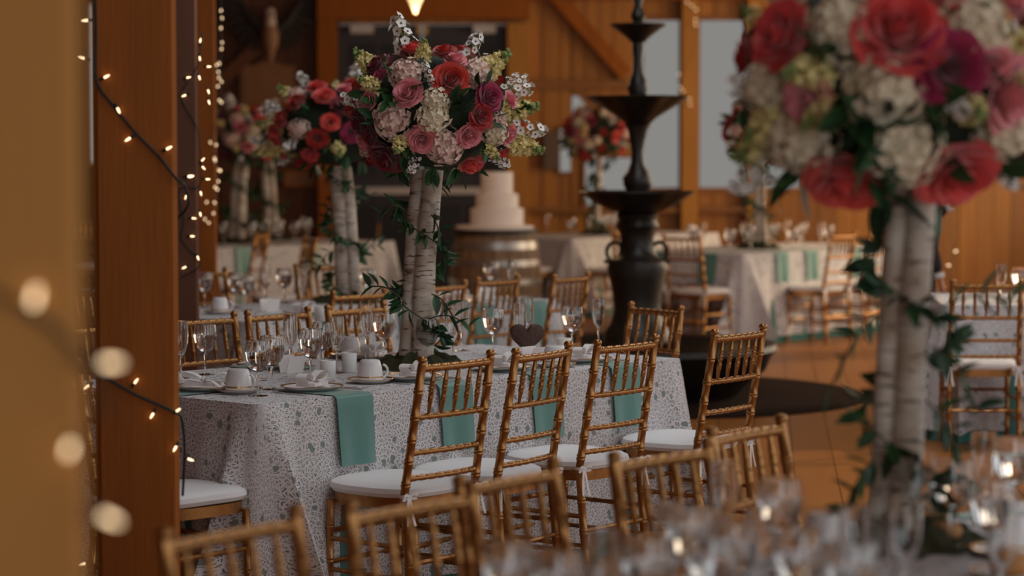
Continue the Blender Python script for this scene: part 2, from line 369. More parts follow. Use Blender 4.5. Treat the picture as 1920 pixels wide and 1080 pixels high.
# timbers on the far wall
def timber(name, px0, px1, py0, py1, mat, depth=0.12, top=None):
    z1 = top if top is not None else fz(py0)
    return structure(MB().box(fx(px0), fx(px1), FAR_Y - depth, FAR_Y - 0.002, max(0, fz(py1)), z1).build(name, mat, smooth=False))
timber('trim_1', 600, 634, 0, 700, W_POST, 0.16, ROOF_Z - 0.3)
timber('trim_2', 952, 990, 45, 700, W_PALE, 0.16)
timber('trim_3', 600, 992, -8, 36, W_POST, 0.20)
timber('trim_4', 992, 1200, 152, 166, W_BEAM, 0.10)
timber('trim_5', 992, 1420, 388, 398, W_BEAM, 0.10)
timber('trim_6', 1276, 1306, 0, 700, W_PALE, 0.14, ROOF_Z - 0.3)
timber('trim_7', 1398, 1420, 0, 700, W_PALE, 0.14, ROOF_Z - 0.3)
timber('trim_8', 992, 1420, -40, 0, W_POST, 0.22)
timber('trim_9', 300, 600, 205, 218, W_SHADED, 0.08)
def brace(name, p, q, wpx, mat):
    a, b = Vector((fx(p[0]), fz(p[1]))), Vector((fx(q[0]), fz(q[1]))); n = Vector((-(b - a).y, (b - a).x)).normalized() * (wpx / F * 28 / 2)
    return structure(MB().prism([tuple(a - n), tuple(b - n), tuple(b + n), tuple(a + n)], FAR_Y - 0.13, FAR_Y - 0.015).build(name, mat, smooth=False))
brace('trim_10', (1030, -20), (1172, 140), 26, W_POST)
brace('trim_11', (410, 160), (520, 60), 22, W_SHADED)
# double door
for n, (p0, p1, hx) in enumerate(((637, 791, 786), (794, 948, 800))):
    x0, x1 = fx(p0), fx(p1); zt = fz(45)
    d_ = structure(MB().box(x0, x1, FAR_Y + 0.0, FAR_Y + 0.05, 0.01, zt - 0.01).build('door_%d' % (n + 1), DOORM, smooth=False))
    for c in (0, 1):
        for z0, z1 in ((fz(125), fz(82)), (1.35, fz(140)), (0.25, 1.0)):
            cx0 = x0 + (x1 - x0) * (0.14 + 0.40 * c); cx1 = cx0 + (x1 - x0) * 0.32
            MB().box(cx0, cx1, FAR_Y - 0.012, FAR_Y + 0.001, z0, z1).build('door_panel', DOORP, d_, smooth=False)
    MB().box(x0 + 0.08, x1 - 0.08, FAR_Y - 0.07, FAR_Y - 0.03, fz(364), fz(351)).build('push_bar', GREYM, d_, smooth=False)
    c0 = 660 if n == 0 else 888
    MB().box(fx(c0), fx(c0 + 42), FAR_Y - 0.09, FAR_Y - 0.0, fz(63), fz(48)).build('door_closer', GREYM, d_, smooth=False)
    MB().box(fx(hx - 3), fx(hx + 3), FAR_Y - 0.03, FAR_Y + 0.0, fz(65), fz(48)).build('hinge_plate', GRIM, d_, smooth=False)

# right wall with windows (the first one added), left wall, back wall with added doorway, roof with added opening
rw = MB(); ys = [BACK_Y]
rw.box(RIGHT_X, RIGHT_X + 0.12, BACK_Y, FAR_Y, 0, 0.65).box(RIGHT_X, RIGHT_X + 0.12, BACK_Y, FAR_Y, 4.15, ROOF_Z)
edges = [BACK_Y] + [q for ab in RIGHT_WINDOWS for q in ab] + [FAR_Y]
for a, b in zip(edges[::2], edges[1::2]): rw.box(RIGHT_X, RIGHT_X + 0.12, a, b, 0.65, 4.15)
structure(rw.build('wall_right', W_WALL, smooth=False))
structure(MB().box(LEFT_X - 0.12, LEFT_X, BACK_Y, FAR_Y, 0, ROOF_Z).build('wall_left', W_SHADED, smooth=False))
bw = MB().box(LEFT_X, -0.5, BACK_Y - 0.12, BACK_Y, 0, ROOF_Z).box(3.7, RIGHT_X, BACK_Y - 0.12, BACK_Y, 0, ROOF_Z).box(-0.5, 3.7, BACK_Y - 0.12, BACK_Y, 3.5, ROOF_Z)
structure(bw.build('wall_back', W_WALL, smooth=False))
sx0, sx1, sy0, sy1 = ROOF_FILL
cl = MB().box(LEFT_X - 0.12, sx0, BACK_Y - 0.12, FAR_Y + 0.12, ROOF_Z, ROOF_Z + 0.12).box(sx1, RIGHT_X + 0.12, BACK_Y - 0.12, FAR_Y + 0.12, ROOF_Z, ROOF_Z + 0.12)
cl.box(sx0, sx1, BACK_Y - 0.12, sy0, ROOF_Z, ROOF_Z + 0.12).box(sx0, sx1, sy1, FAR_Y + 0.12, ROOF_Z, ROOF_Z + 0.12)
structure(cl.build('ceiling', W_ROOF, smooth=False))

# timber posts (chamfered)
def post(name, x, y, wdt, mat, label, rz=0.0):
    c = wdt * 0.06; h = wdt / 2
    poly = [(-h + c, -h), (h - c, -h), (h, -h + c), (h, h - c), (h - c, h), (-h + c, h), (-h, h - c), (-h, -h + c)]
    o = MB().slab(poly, 0, ROOF_Z).build(name, mat, smooth=False); o.location = (x, y, 0); o.rotation_euler = (0, 0, rz)
    return tag(o, label, 'post')
POSTS = {}
POSTS['near'] = post('timber_post', aty(-42, 540, 2.5).x, 2.5, 0.21, W_PALE, 'strongly blurred pale timber post closest to the camera at the left edge', 0.22)
POSTS['mid'] = post('timber_post', aty(256, 540, 7.3).x, 7.3, 0.246, W_POST, 'square brown timber post wrapped with fairy lights in front of the lace table', 0.154)
POSTS['third'] = post('timber_post', aty(329, 540, 12.0).x, 12.0, 0.232, W_SHADED, 'dark timber post with fairy lights just right of the square brown post', 0.138)  # this post's shade is put into its wood colour
POSTS['fourth'] = post('timber_post', aty(378, 540, 18.0).x, 18.0, 0.232, W_POST, 'far orange timber post beside the hanging string of pale lights', 0.128)
def onface(key, px, py, wdt, gap=0.006):     # where the pixel's ray meets the front face of a post
    o = POSTS[key]; r = _ray(px, py); n = Vector((math.sin(o.rotation_euler.z), -math.cos(o.rotation_euler.z), 0))
    c = Vector((o.location.x, o.location.y, 0)) + n * (wdt / 2 + gap); cam_p = Vector((0, 0, HC))
    return cam_p + r * ((c - cam_p).dot(n) / r.dot(n))
# ================================================================== CHAIRS
def bamboo(p0, p1, r, rings, seg=8, mid=None, taper=None):
    """path and radii of a turned bamboo stick with raised double rings"""
    P0, P1 = Vector(p0), Vector(p1); pts = []; rad = []
    def pos(t):
        q = P0.lerp(P1, t)
        if mid is not None: q = q + Vector(mid) * (4 * t * (1 - t))
        return q
    ts = [(0.0, r)]
    ln = (P1 - P0).length
    for t in rings:
        e = 0.0045 / ln
        for dt, k in ((-2.6 * e, 1.0), (-1.8 * e, 1.18), (-0.9 * e, 1.18), (0, 1.02), (0.9 * e, 1.18), (1.8 * e, 1.18), (2.6 * e, 1.0)):
            ts.append((t + dt, r * k))
    ts.append((1.0, r))
    if taper: ts = [(t, rr * taper(t)) for t, rr in ts]
    for t, rr in sorted(ts): pts.append(pos(t)); rad.append(rr)
    return pts, rad
def seat_outline(n=40, grow=0.0):
    out = []
    for i in range(n):
        a = 2 * PI * i / n; c, s_ = math.cos(a), math.sin(a)
        e = 0.5
        x = math.copysign(abs(c) ** e, c); y = math.copysign(abs(s_) ** (e if s_ < 0 else 0.75), s_)
        wd = 0.192 + 0.016 * y
        out.append((x * (wd + grow), y * (0.20 + grow)))
    return out
def make_chair(label):
    t = thing('chiavari_chair', label, 'chair', group='gold chiavari chairs')
    for s_ in (-1, 1):
        # back post: floor to seat, seat to top, one continuous stick with a raked back
        p1, r1 = bamboo((s_ * 0.190, -0.235, 0.0), (s_ * 0.188, -0.192, 0.45), 0.0152, (0.22, 0.48, 0.74))
        p2, r2 = bamboo((s_ * 0.188, -0.192, 0.45), (s_ * 0.183, -0.272, 0.915), 0.0152, (0.10, 0.27, 0.43, 0.60, 0.80))
        b_ = MB().tube(p1[:-1] + p2, r1[:-1] + r2, 10)
        b_.lathe([(0.0, 0.030), (0.010, 0.029), (0.0165, 0.022), (0.0175, 0.014), (0.013, 0.007), (0.0145, 0.003), (0.0145, 0.0)], 12, (s_ * 0.183, -0.272, 0.913))
        b_.build('back_post', GOLD, t)
        p, r = bamboo((s_ * 0.186, 0.168, 0.0), (s_ * 0.180, 0.160, 0.412), 0.0138, (0.22, 0.48, 0.78))
        MB().tube(p, r, 8).build('front_leg', GOLD, t)
        for z, k in ((0.275, 1), (0.165, 1)):
            p, r = bamboo((s_ * 0.189, -0.21, z), (s_ * 0.184, 0.165, z), 0.009, (0.2, 0.4, 0.6, 0.8))
            MB().tube(p, r, 6).build('side_stretcher', GOLD, t)
    def ypost(z): return -0.192 - 0.08 * (z - 0.45) / 0.465
    for nm, z, r0, nr in (('top_rail', 0.900, 0.0130, 8), ('cross_rail', 0.730, 0.0105, 8), ('cross_rail', 0.605, 0.0098, 8), ('cross_rail', 0.515, 0.0098, 8)):
        p, r = bamboo((-0.180, ypost(z), z), (0.180, ypost(z), z), r0, [(k + 0.5) / nr for k in range(nr)], mid=(0, -0.014, 0))
        MB().tube(p, r, 8).build(nm, GOLD, t)
    for k in range(5):
        x = -0.125 + 0.0625 * k; bow = -0.014 * (1 - (x / 0.18) ** 2)
        p, r = bamboo((x, ypost(0.735) + bow, 0.735), (x, ypost(0.897) + bow, 0.897), 0.0088, (0.33, 0.55, 0.70), taper=lambda q: 0.62 + 0.38 * math.sin(PI * min(1, max(0, q))) ** 0.6)
        MB().tube(p, r, 7).build('spindle', GOLD, t)
    for z in (0.30, 0.19):
        p, r = bamboo((-0.184, 0.166, z), (0.184, 0.166, z), 0.0092, (0.2, 0.4, 0.6, 0.8)); MB().tube(p, r, 6).build('front_stretcher', GOLD, t)
    p, r = bamboo((-0.188, -0.214, 0.22), (0.188, -0.214, 0.22), 0.0092, (0.2, 0.4, 0.6, 0.8)); MB().tube(p, r, 6).build('back_stretcher', GOLD, t)
    MB().slab(seat_outline(36, -0.004), 0.402, 0.440).build('seat_frame', GOLD, t)
    # cushion: domed pad
    rings = [(0.000, -0.014), (0.004, 0.000), (0.018, 0.008), (0.034, 0.004), (0.043, -0.012), (0.048, -0.05), (0.050, -0.11), (0.0505, -0.17)]
    cb = MB(); n = 40; base = seat_outline(n)
    for dz, g in rings:
        pts = seat_outline(n, g)
        if g < -0.1: pts = [(x * 0.9, y * 0.9) for x, y in pts]
        cb.v += [(x, y + 0.004, 0.4405 + dz + 0.003 * math.sin(7 * x + 9 * y)) for x, y in pts]
    for j in range(len(rings) - 1):
        for i in range(n): cb.f.append((j * n + i, j * n + (i + 1) % n, (j + 1) * n + (i + 1) % n, (j + 1) * n + i)); cb.m.append(0)
    cb.f.append(tuple(range((len(rings) - 1) * n, len(rings) * n))); cb.m.append(0)
    cb.f.append(tuple(range(n - 1, -1, -1))); cb.m.append(0)
    cu = cb.build('cushion', CUSH, t)
    for s_ in (-1, 1):
        bm_ = MB(); c = Vector((s_ * 0.188, -0.212, 0.455))
        def ribbon(pts, wd):
            P = [Vector(q) + c for q in pts]
            vs_ = []; n_ = len(P)
            for q in P: vs_ += [q + Vector((0, 0, wd / 2)), q - Vector((0, 0, wd / 2))]
            bm_.add(vs_, [(2 * i, 2 * i + 1, 2 * i + 3, 2 * i + 2) for i in range(n_ - 1)])
        bm_.lathe([(0.0175, -0.006), (0.0185, 0.0), (0.0175, 0.006)], 12, tuple(c + Vector((0, 0.018, 0))))
        bm_.ball(tuple(c), 0.0075, 8, 6)
        for q in (-1, 1):
            ribbon([(0, 0, 0), (q * 0.018, -0.012, 0.010), (q * 0.036, -0.014, 0.006), (q * 0.040, -0.008, -0.006), (q * 0.022, -0.006, -0.008), (0, 0, 0)], 0.011)
            bm_.grid(lambda u, v, q=q: tuple(c + Vector((q * (0.004 + 0.016 * v) + (u - 0.5) * 0.012, -0.004 - 0.012 * v, -0.10 * v - 0.012 * math.sin(3 * v) * q))), 1, 5)
        bm_.build('cushion_tie', RIBBON, cu)
    return t
CHAIR0 = None
def chair(loc, face, label, group, pull=0.265):
    """loc: world point of the middle of the top rail (xy); face: direction the sitter looks"""
    global CHAIR0
    f = Vector((face[0], face[1])).normalized(); rz = math.atan2(-f.x, f.y)
    base = Vector((loc[0], loc[1])) + f * pull
    if CHAIR0 is None:
        CHAIR0 = make_chair(label); CHAIR0.location = (base.x, base.y, 0); CHAIR0.rotation_euler = (0, 0, rz); CHAIR0['group'] = group; return CHAIR0
    return dup(CHAIR0, label, (base.x, base.y, 0), rz, group)

D = Vector((0.656, 0.754)).normalized(); Nn = Vector((-D.y, D.x))
class Table:
    def __init__(s, corner, d, L, W):
        s.c = Vector(corner[:2]); s.d = Vector(d).normalized(); s.n = Vector((-s.d.y, s.d.x)); s.L = L; s.W = W
        s.rz = math.atan2(s.d.y, s.d.x)
    def p(s, a, b): return s.c + s.d * a + s.n * b
    @property
    def mid(s): return s.p(s.L / 2, s.W / 2)
def rot(v, deg):
    a = math.radians(deg); return Vector((v.x * math.cos(a) - v.y * math.sin(a), v.x * math.sin(a) + v.y * math.cos(a)))
LT, WT = 2.44, 1.15
T1 = Table((-0.882, 8.33), D, LT, WT)
T0 = Table(Vector((1.10, 5.14)) - D * 1.22 - Nn * 0.45, D, LT, 0.90)
T2 = Table(Vector((-0.95, 13.6)) - D * 1.22 - Nn * 0.575, D, LT, WT)
T4 = Table(Vector((-2.35, 22.6)) - D * 1.22 - Nn * 0.575, D, LT, WT)
T5 = Table((2.44, 13.66), (1, -0.10), LT, WT)
T6 = Table((1.93, 20.2), D, LT, WT)
T7 = Table(Vector((0.95, 24.9)) - D * 1.22 - Nn * 0.575, D, LT, WT)
g1 = 'chairs round the main lace table'
for t_, dn, dy, lab in ((0.47, 0.50, 2, 'gold chiavari chair nearest the cloth corner on the near side of the main table'),
                    (0.94, 0.49, 9, 'gold chiavari chair second of four along the near side of the main lace table'),
                    (1.43, 0.49, 2, 'gold chiavari chair with a clear white bow, third along the main table near side'),
                    (2.14, 0.50, 4, 'gold chiavari chair last of four along the main table near side, by open floor')):
    chair(T1.p(t_, -dn), rot(T1.n, dy), lab, g1)
for t_, lab in ((0.60, 'gold chair on the far side of the main table, glimpsed left of the brown post'),
                (1.235, 'gold chair just right of the brown post on the far side of the main table'),
                (1.68, 'gold chair on the far side of the main table behind the front wine glasses'),
                (2.17, 'gold chair on the far side of the main table beside the birch logs')):
    chair(T1.p(t_, 1.66), -T1.n, lab, g1)
chair(T1.p(3.05, 0.62), rot(-T1.d, -14), 'gold chair at the right end of the main lace table in front of the fountain', g1)
chair(T1.p(-0.50, 0.16), T1.d, 'gold chair at the left end of the main table, mostly hidden by the brown post', g1)
g0 = 'chairs in the foreground row'
for (px, py, dy), lab in zip(((440, 1003, 4), (778, 955, 0), (957, 905, 6), (1245, 862, 0), (1405, 815, 6)),
        ('blurred gold chair back lowest at the bottom left, by the brown post', 'blurred gold chair back, second from the left in the foreground row',
         'blurred gold chair back, third from the left in the foreground row', 'blurred gold chair back, fourth from the left in the foreground row',
         'blurred gold chair back at the right end of the foreground row by the open floor')):
    q = at(px, py, 0.905); chair(q, rot(-Nn, dy), lab, g0)
g2 = 'chairs round the second lace table'
for px, py, dy, lab in ((830, 540, 4, 'gold chair half hidden behind the vine and birch logs at the second table'), (932, 529, 4, 'gold chair below the barrel at the second table'),
                        (1069, 523, 8, 'gold chair left of the fountain base at the second table')):
    chair(at(px, py, 0.905), rot(T2.n, dy), lab, g2)
chair(T2.p(0.55, 1.68), -T2.n, 'gold chair on the far side of the second table by the bright window reflection', g2)
chair(T2.p(1.15, 1.68), -T2.n, 'gold chair on the far side of the second table left of its birch logs', g2)
chair(T2.p(2.1, 1.68), -T2.n, 'gold chair on the far side of the second table right of its birch logs', g2)
chair(T2.p(-0.45, 0.8), T2.d, 'gold chair at the left end of the second table, seen left of the brown post', g2)
chair(T2.p(0.25, -0.50), T2.n, 'gold chair at the near left corner of the second table', g2)
g5 = 'chairs at the right hand table'
chair(at(1850, 536, 0.905), (0.05, 1), 'gold chair with ivory cushion seen square from behind at the right hand table', g5)
chair(T5.p(1.75, -0.47), (0.0, 1), 'gold chair cut by the right edge at the right hand table', g5)
g6 = 'chairs at the far right table'
for a, b, f, lab in ((-0.55, 0.22, T6.d, 'gold chair at the near left end of the far table right of the fountain'), (-0.50, 0.80, T6.d, 'gold chair at the far left end of the far table, against the fountain'),
                     (0.75, -0.50, T6.n, 'gold chair first along the near side of the far table right of the fountain'), (1.35, -0.50, T6.n, 'gold chair second along the near side of the far table right of the fountain'),
                     (2.0, -0.50, T6.n, 'gold chair third along the near side of the far table, behind the birch logs')):
    chair(T6.p(a, b), f, lab, g6)
chair(T7.p(-0.48, 0.35), T7.d, 'gold chair between barrel and fountain at the table under the small windows', 'chairs at the far middle table')
chair(T7.p(0.30, -0.48), T7.n, 'gold chair just left of the fountain bowl at the table under the small windows', 'chairs at the far middle table')
g4 = 'chairs at the far left table'
chair(at(490, 441, 0.905), rot(T4.n, 30), 'blurred gold chair in front of the far left lace table', g4)
chair(at(580, 452, 0.905), rot(T4.d, 150), 'blurred gold chair side on, right of the far left lace table', g4)
chair(at(706, 398, 0.905), rot(-T4.d, -30), 'blurred gold chair with ivory cushion in front of the dark double door', g4)
chair(at(158, 415, 0.905), (0.2, -1), 'tiny far gold chair between the pale post and the brown post', 'far chairs')
# ================================================================== TABLES AND LINEN
ZT = 0.76
def drape_mesh(name, L, W, mats, spread, flare, bottom, inset, uvs=True, wave=0.016, seed=1):
    rnd = random.Random(seed); R = 0.03; pts = []      # (x, y, nx, ny, u, corner distance)
    sides = [((-L / 2, -W / 2), (1, 0), L), ((L / 2, -W / 2), (0, 1), W), ((L / 2, W / 2), (-1, 0), L), ((-L / 2, W / 2), (0, -1), W)]
    u = 0.0
    for (x, y), (tx, ty), ln in sides:
        nx, ny = ty, -tx
        k = int((ln - 2 * R) / 0.022)
        for i in range(k + 1):
            q = R + (ln - 2 * R) * i / k
            pts.append((x + tx * q, y + ty * q, nx, ny, u + q, min(q, ln - q)))
        cx, cy = x + tx * (ln - R) - nx * R, y + ty * (ln - R) - ny * R
        for i in range(1, 8):
            a = i / 8 * PI / 2; c, s_ = math.cos(a), math.sin(a)
            mx, my = nx * c + tx * s_, ny * c + ty * s_
            pts.append((cx + mx * R, cy + my * R, mx, my, u + ln - R + 0.26 * i / 8, 0.0))
        u += ln + 0.22
    n = len(pts); rows = 16; b_ = MB(); uvc = []
    ph = [rnd.uniform(0, 6.28) for _ in range(4)]
    for j in range(rows + 1):
        t = j / rows
        z = ZT + 0.004 - inset - (ZT - bottom) * t
        for (x, y, nx, ny, uu, dc) in pts:
            o = -inset + 0.004 * min(1, t * 12) + spread * t + flare * t ** 1.15 * (math.exp(-((dc - 0.080) / 0.042) ** 2) + 0.22 * math.exp(-(dc / 0.035) ** 2))
            o += wave * t * (math.sin(uu * 2 * PI / 0.42 + ph[0]) + 0.6 * math.sin(uu * 2 * PI / 0.23 + ph[1]))
            o += 0.035 * t * math.exp(-((dc - 0.26) / 0.05) ** 2)
            b_.v.append((x + nx * o, y + ny * o, z)); uvc.append((uu, -z + ZT + 0.3))
    for j in range(rows):
        for i in range(n):
            k = (i + 1) % n; b_.f.append((j * n + i, (j + 1) * n + i, (j + 1) * n + k, j * n + k)); b_.m.append(0)
    b_.f.append(tuple(range(n))); b_.m.append(0)
    me = b_.mesh(name, mats)
    uvl = me.uv_layers.new(name='UVMap')
    for p in me.polygons:
        top = len(p.vertices) > 4
        us = [uvc[v][0] for v in p.vertices]; wrap = max(us) - min(us) > 1
        for li, vi in zip(p.loop_indices, p.vertices):
            uu, vv = uvc[vi]
            if top: uu, vv = me.vertices[vi].co.x, me.vertices[vi].co.y
            elif wrap and uu < 1: uu += u
            uvl.data[li].uv = (uu, vv)
    return me
_dm = {}
def lay_table(T, who):
    key = (round(T.L, 3), round(T.W, 3)); m = T.mid
    if key not in _dm:
        tm = MB().box(-T.L / 2 + 0.02, T.L / 2 - 0.02, -T.W / 2 + 0.02, T.W / 2 - 0.02, ZT - 0.045, ZT - 0.014).mesh('tabletop', W_PALE, False)
        lm = MB().tube([(0, 0, 0), (0, 0, ZT - 0.045)], 0.018, 8).mesh('leg', GREYM)
        _dm[key] = (tm, lm, drape_mesh('teal_underlay', T.L, T.W, TEALD, 0.055, 0.17, 0.004, 0.010, wave=0.008, seed=3),
                    drape_mesh('lace_tablecloth', T.L, T.W, LACE, 0.060, 0.23, 0.055, 0.0, seed=2))
    tm, lm, um, cm = _dm[key]
    t = thing('banquet_table', 'banquet table hidden beneath the cloths, ' + who, 'table', (m.x, m.y, 0), T.rz, 'banquet tables')
    link('tabletop', tm, t)
    for sx in (-1, 1):
        for sy in (-1, 1): link('leg', lm, t, (sx * (T.L / 2 - 0.22), sy * (T.W / 2 - 0.22), 0))
    tag(link('cloth_underlay', um, None, (m.x, m.y, 0), (0, 0, T.rz)), 'teal underlay showing below the lace, ' + who, 'tablecloth', 'teal underlays')
    tag(link('lace_tablecloth', cm, None, (m.x, m.y, 0), (0, 0, T.rz)), 'white floral lace tablecloth falling in folds, ' + who, 'tablecloth', 'lace tablecloths')
lay_table(T1, 'on the large main table'); lay_table(T0, 'on the blurred table in the bottom right corner')
lay_table(T2, 'on the second table behind the main one'); lay_table(T4, 'on the far left table by the dark wall')
lay_table(T5, 'on the right hand table by the square-on chair'); lay_table(T6, 'on the far table right of the fountain')
lay_table(T7, 'on the far table under the small windows')
# napkin runners lying from the place setting over the table edge
def napkin_mesh(wd, inn, drop):
    def fn(u, v):
        s_ = v * (inn + drop); x = (u - 0.5) * wd
        if s_ < inn:
            y = inn - s_; z = ZT + 0.0075
        else:
            q = s_ - inn; a = min(1, q / 0.03)
            y = -0.016 * math.sin(a * PI / 2) - 0.055 * (q / 0.7) - 0.006 * q / drop * math.sin(u * 9 + 1) ; z = ZT + 0.0075 - 0.010 * a * a - max(0, q - 0.012)
            x *= 1 + 0.03 * q / drop * math.sin(5 * u)
        return (x, y, z)
    b_ = MB().grid(fn, 10, 34)
    n = len(b_.v); off = [(x, y + (0.0035 if z < ZT - 0.01 else 0.002), z - (0.0035 if z > ZT - 0.01 else 0)) for x, y, z in b_.v]
    fs = list(b_.f); b_.add(off, [tuple(reversed(f)) for f in fs])
    return b_.mesh('napkin', TEAL)
NAP = napkin_mesh(0.185, 0.32, 0.255)
def napkin(T, side, t_, label, group):
    if side == 'near': p, f = T.p(t_, 0), T.n
    elif side == 'far': p, f = T.p(t_, T.W), -T.n
    elif side == 'left': p, f = T.p(0, t_), T.d
    else: p, f = T.p(T.L, t_), -T.d
    p = p - f * 0.004
    return tag(link('napkin', NAP, None, (p.x, p.y, 0), (0, 0, math.atan2(-f.x, f.y))), label, 'napkin', group)
gn = 'teal napkins on the main table'
for k, t_ in enumerate((0.46, 1.0, 1.53, 2.03)):
    napkin(T1, 'near', t_, 'teal napkin hanging over the near side of the main table, %s from the cloth corner' % ORD[k], gn)
napkin(T1, 'left', 0.50, 'teal napkin hanging beside the brown post at the left end of the main table', gn)
for k, t_ in enumerate((1.0, 1.55)): napkin(T1, 'far', t_, 'teal napkin laid on the far side of the main table, %s from the brown post' % ORD[k], gn)
for k, t_ in enumerate((0.55, 1.15, 1.75, 2.2)): napkin(T2, 'near', t_, 'teal napkin over the near edge of the second table, %s from the left' % ORD[k], 'teal napkins on the second table')
for k, t_ in enumerate((0.45, 1.3)): napkin(T4, 'near', t_, 'blurred teal napkin on the far left table, %s from the left' % ORD[k], 'teal napkins on far tables')
napkin(T5, 'near', 0.82, 'teal napkin at the right hand table beside the square-on chair', 'teal napkins on far tables')
for k, (sd, t_) in enumerate((('left', 0.35), ('left', 0.9), ('near', 0.55), ('near', 1.0), ('near', 1.7))):
    napkin(T6, sd, t_, 'blurred teal napkin, far table right of the fountain, ' + ('left end, %s' % ORD[k] if sd == 'left' else 'near side, %s from its corner' % ORD[k - 2]), 'teal napkins on far tables')
napkin(T7, 'left', 0.55, 'blurred teal napkin between barrel and fountain on the table under the small windows', 'teal napkins on far tables')
napkin(T0, 'far', 1.75, 'blurred teal napkin on the bottom right table beside the bread roll', 'teal napkins on far tables')

# ================================================================== TABLEWARE
def glass_parts(kind):
    if kind == 'goblet':
        out = [(0.004, 0.085), (0.014, 0.088), (0.030, 0.100), (0.042, 0.121), (0.0465, 0.146), (0.0455, 0.172), (0.0415, 0.198)]; foot = 0.037; lvl = 0.160
    elif kind == 'flute':
        out = [(0.004, 0.085), (0.010, 0.090), (0.019, 0.106), (0.0265, 0.135), (0.029, 0.165), (0.0285, 0.195), (0.0275, 0.222)]; foot = 0.031; lvl = None
    th = 0.0017
    inn = [(max(0.0, r - th), z + (0.003 if i < 2 else 0)) for i, (r, z) in enumerate(out)]
    prof = [(0.0, out[0][1])] + out + [(inn[-1][0], inn[-1][1] + 0.0004)] + inn[::-1] + [(0.0, inn[0][1])]
    res = {'bowl': MB().lathe(prof, 22).mesh('bowl', GLASS)}
    st = [(0.0, 0.0075), (0.0058, 0.0075), (0.0042, 0.02), (0.0040, 0.05), (0.0045, 0.072), (0.0062, 0.078), (0.0048, 0.084), (0.0045, out[0][1] - 0.0003), (0.0, out[0][1] - 0.0003)]
    res['stem'] = MB().lathe(st, 10).mesh('stem', GLASS)
    res['foot'] = MB().lathe([(0.0, 0.0), (foot, 0.0), (foot, 0.0018), (foot * 0.6, 0.0035), (0.006, 0.0072), (0.0, 0.0072)], 20).mesh('foot', GLASS)
    if lvl:
        wp = [(max(0, r - 0.0002), z) for r, z in inn if z < lvl]
        r_ = wp[-1][0]; wp = [(0, inn[0][1] + 0.0002)] + wp + [(r_ * 1.02, lvl), (0, lvl)]
        res['water'] = MB().lathe(wp, 22).mesh('water', WATER)
    return res
GP = {k: glass_parts(k) for k in ('goblet', 'flute')}
def stem_glass(kind, p, label, group, z=ZT + 0.005, parts=True):
    nm = 'water_goblet' if kind == 'goblet' else 'champagne_flute'
    t = thing(nm, label, 'glass', (p[0], p[1], z), random.random() * 6, group)
    for k, me in GP[kind].items(): link(k, me, t)
    return t
main_goblets = [(385, 705), (484, 745), (510, 733), (582, 716), (607, 700), (720, 678), (801, 692), (925, 668), (1073, 662)]
main_flutes = [(340, 712), (545, 694), (632, 702), (687, 672), (848, 684), (866, 660), (975, 668), (988, 655), (1122, 655)]
names9 = ['first', 'second', 'third', 'fourth', 'fifth', 'sixth', 'seventh', 'eighth', 'ninth']
for k, (px, py) in enumerate(main_goblets):
    stem_glass('goblet', at(px, py, ZT), 'stemmed water goblet on the main lace table, %s goblet from the left' % names9[k], 'water goblets on the main table')
for k, (px, py) in enumerate(main_flutes):
    stem_glass('flute', at(px, py, ZT), 'tall champagne flute on the main lace table, %s flute from the left' % names9[k], 'champagne flutes on the main table')
fore = [('flute', 1358, 868), ('goblet', 1462, 903), ('goblet', 1295, 955), ('flute', 1255, 948), ('goblet', 1375, 985), ('goblet', 1785, 866), ('flute', 1845, 812), ('goblet', 1862, 905),
        ('goblet', 1900, 826), ('flute', 1726, 852), ('flute', 1602, 955), ('flute', 1648, 965), ('goblet', 955, 1022), ('goblet', 1045, 1040), ('goblet', 1500, 1000), ('flute', 1700, 935), ('goblet', 1335, 1010), ('flute', 1425, 962), ('goblet', 1600, 1022), ('flute', 1880, 940), ('goblet', 1215, 1015), ('flute', 1130, 1000)]
fore.sort(key=lambda q: q[1]); cnt = {'goblet': 0, 'flute': 0}
for kind, px, py in fore:
    p = at(px, py, ZT + (0.198 if kind == 'goblet' else 0.222))
    stem_glass(kind, p, 'large blurred %s in the foreground table, %s %s from the left' % ('water goblet' if kind == 'goblet' else 'champagne flute', ORD[cnt[kind]], kind), 'foreground glasses')
    cnt[kind] += 1
sec = [('goblet', 384, 512), ('goblet', 442, 512), ('goblet', 462, 516), ('flute', 498, 498), ('goblet', 533, 505), ('flute', 567, 505), ('goblet', 658, 503), ('goblet', 690, 505), ('goblet', 921, 492), ('flute', 960, 488)]
cnt = {'goblet': 0, 'flute': 0}
for kind, px, py in sec:
    p = at(px, py, ZT + (0.198 if kind == 'goblet' else 0.222))
    stem_glass(kind, p, 'soft focus %s on the second lace table, %s %s from the left' % ('water goblet' if kind == 'goblet' else 'champagne flute', ORD[cnt[kind]], kind), 'glasses on the second table')
    cnt[kind] += 1
def far_glasses(T, who, n, seed):
    r = random.Random(seed); spots = []
    for i in range(n):
        a = 0.2 + (T.L - 0.4) * (i + r.random() * 0.7) / n; b = r.choice((0.18, 0.3, T.W - 0.3, T.W - 0.18)) + r.uniform(-0.03, 0.03)
        spots.append(T.p(a, b))
    spots.sort(key=lambda q: q.x / q.y); c = [0, 0]
    for i, q in enumerate(spots):
        k = i % 2; nm = 'goblet' if k else 'flute'
        stem_glass(nm, q, 'blurred %s %s, %s %s from the left' % (nm, who, ORD[c[k]], nm), nm + 's ' + who); c[k] += 1
far_glasses(T4, 'on the far left lace table', 16, 1); far_glasses(T5, 'on the right hand lace table', 10, 2)
far_glasses(T6, 'on the far table right of the fountain', 16, 3); far_glasses(T7, 'on the table under the small windows', 10, 4)
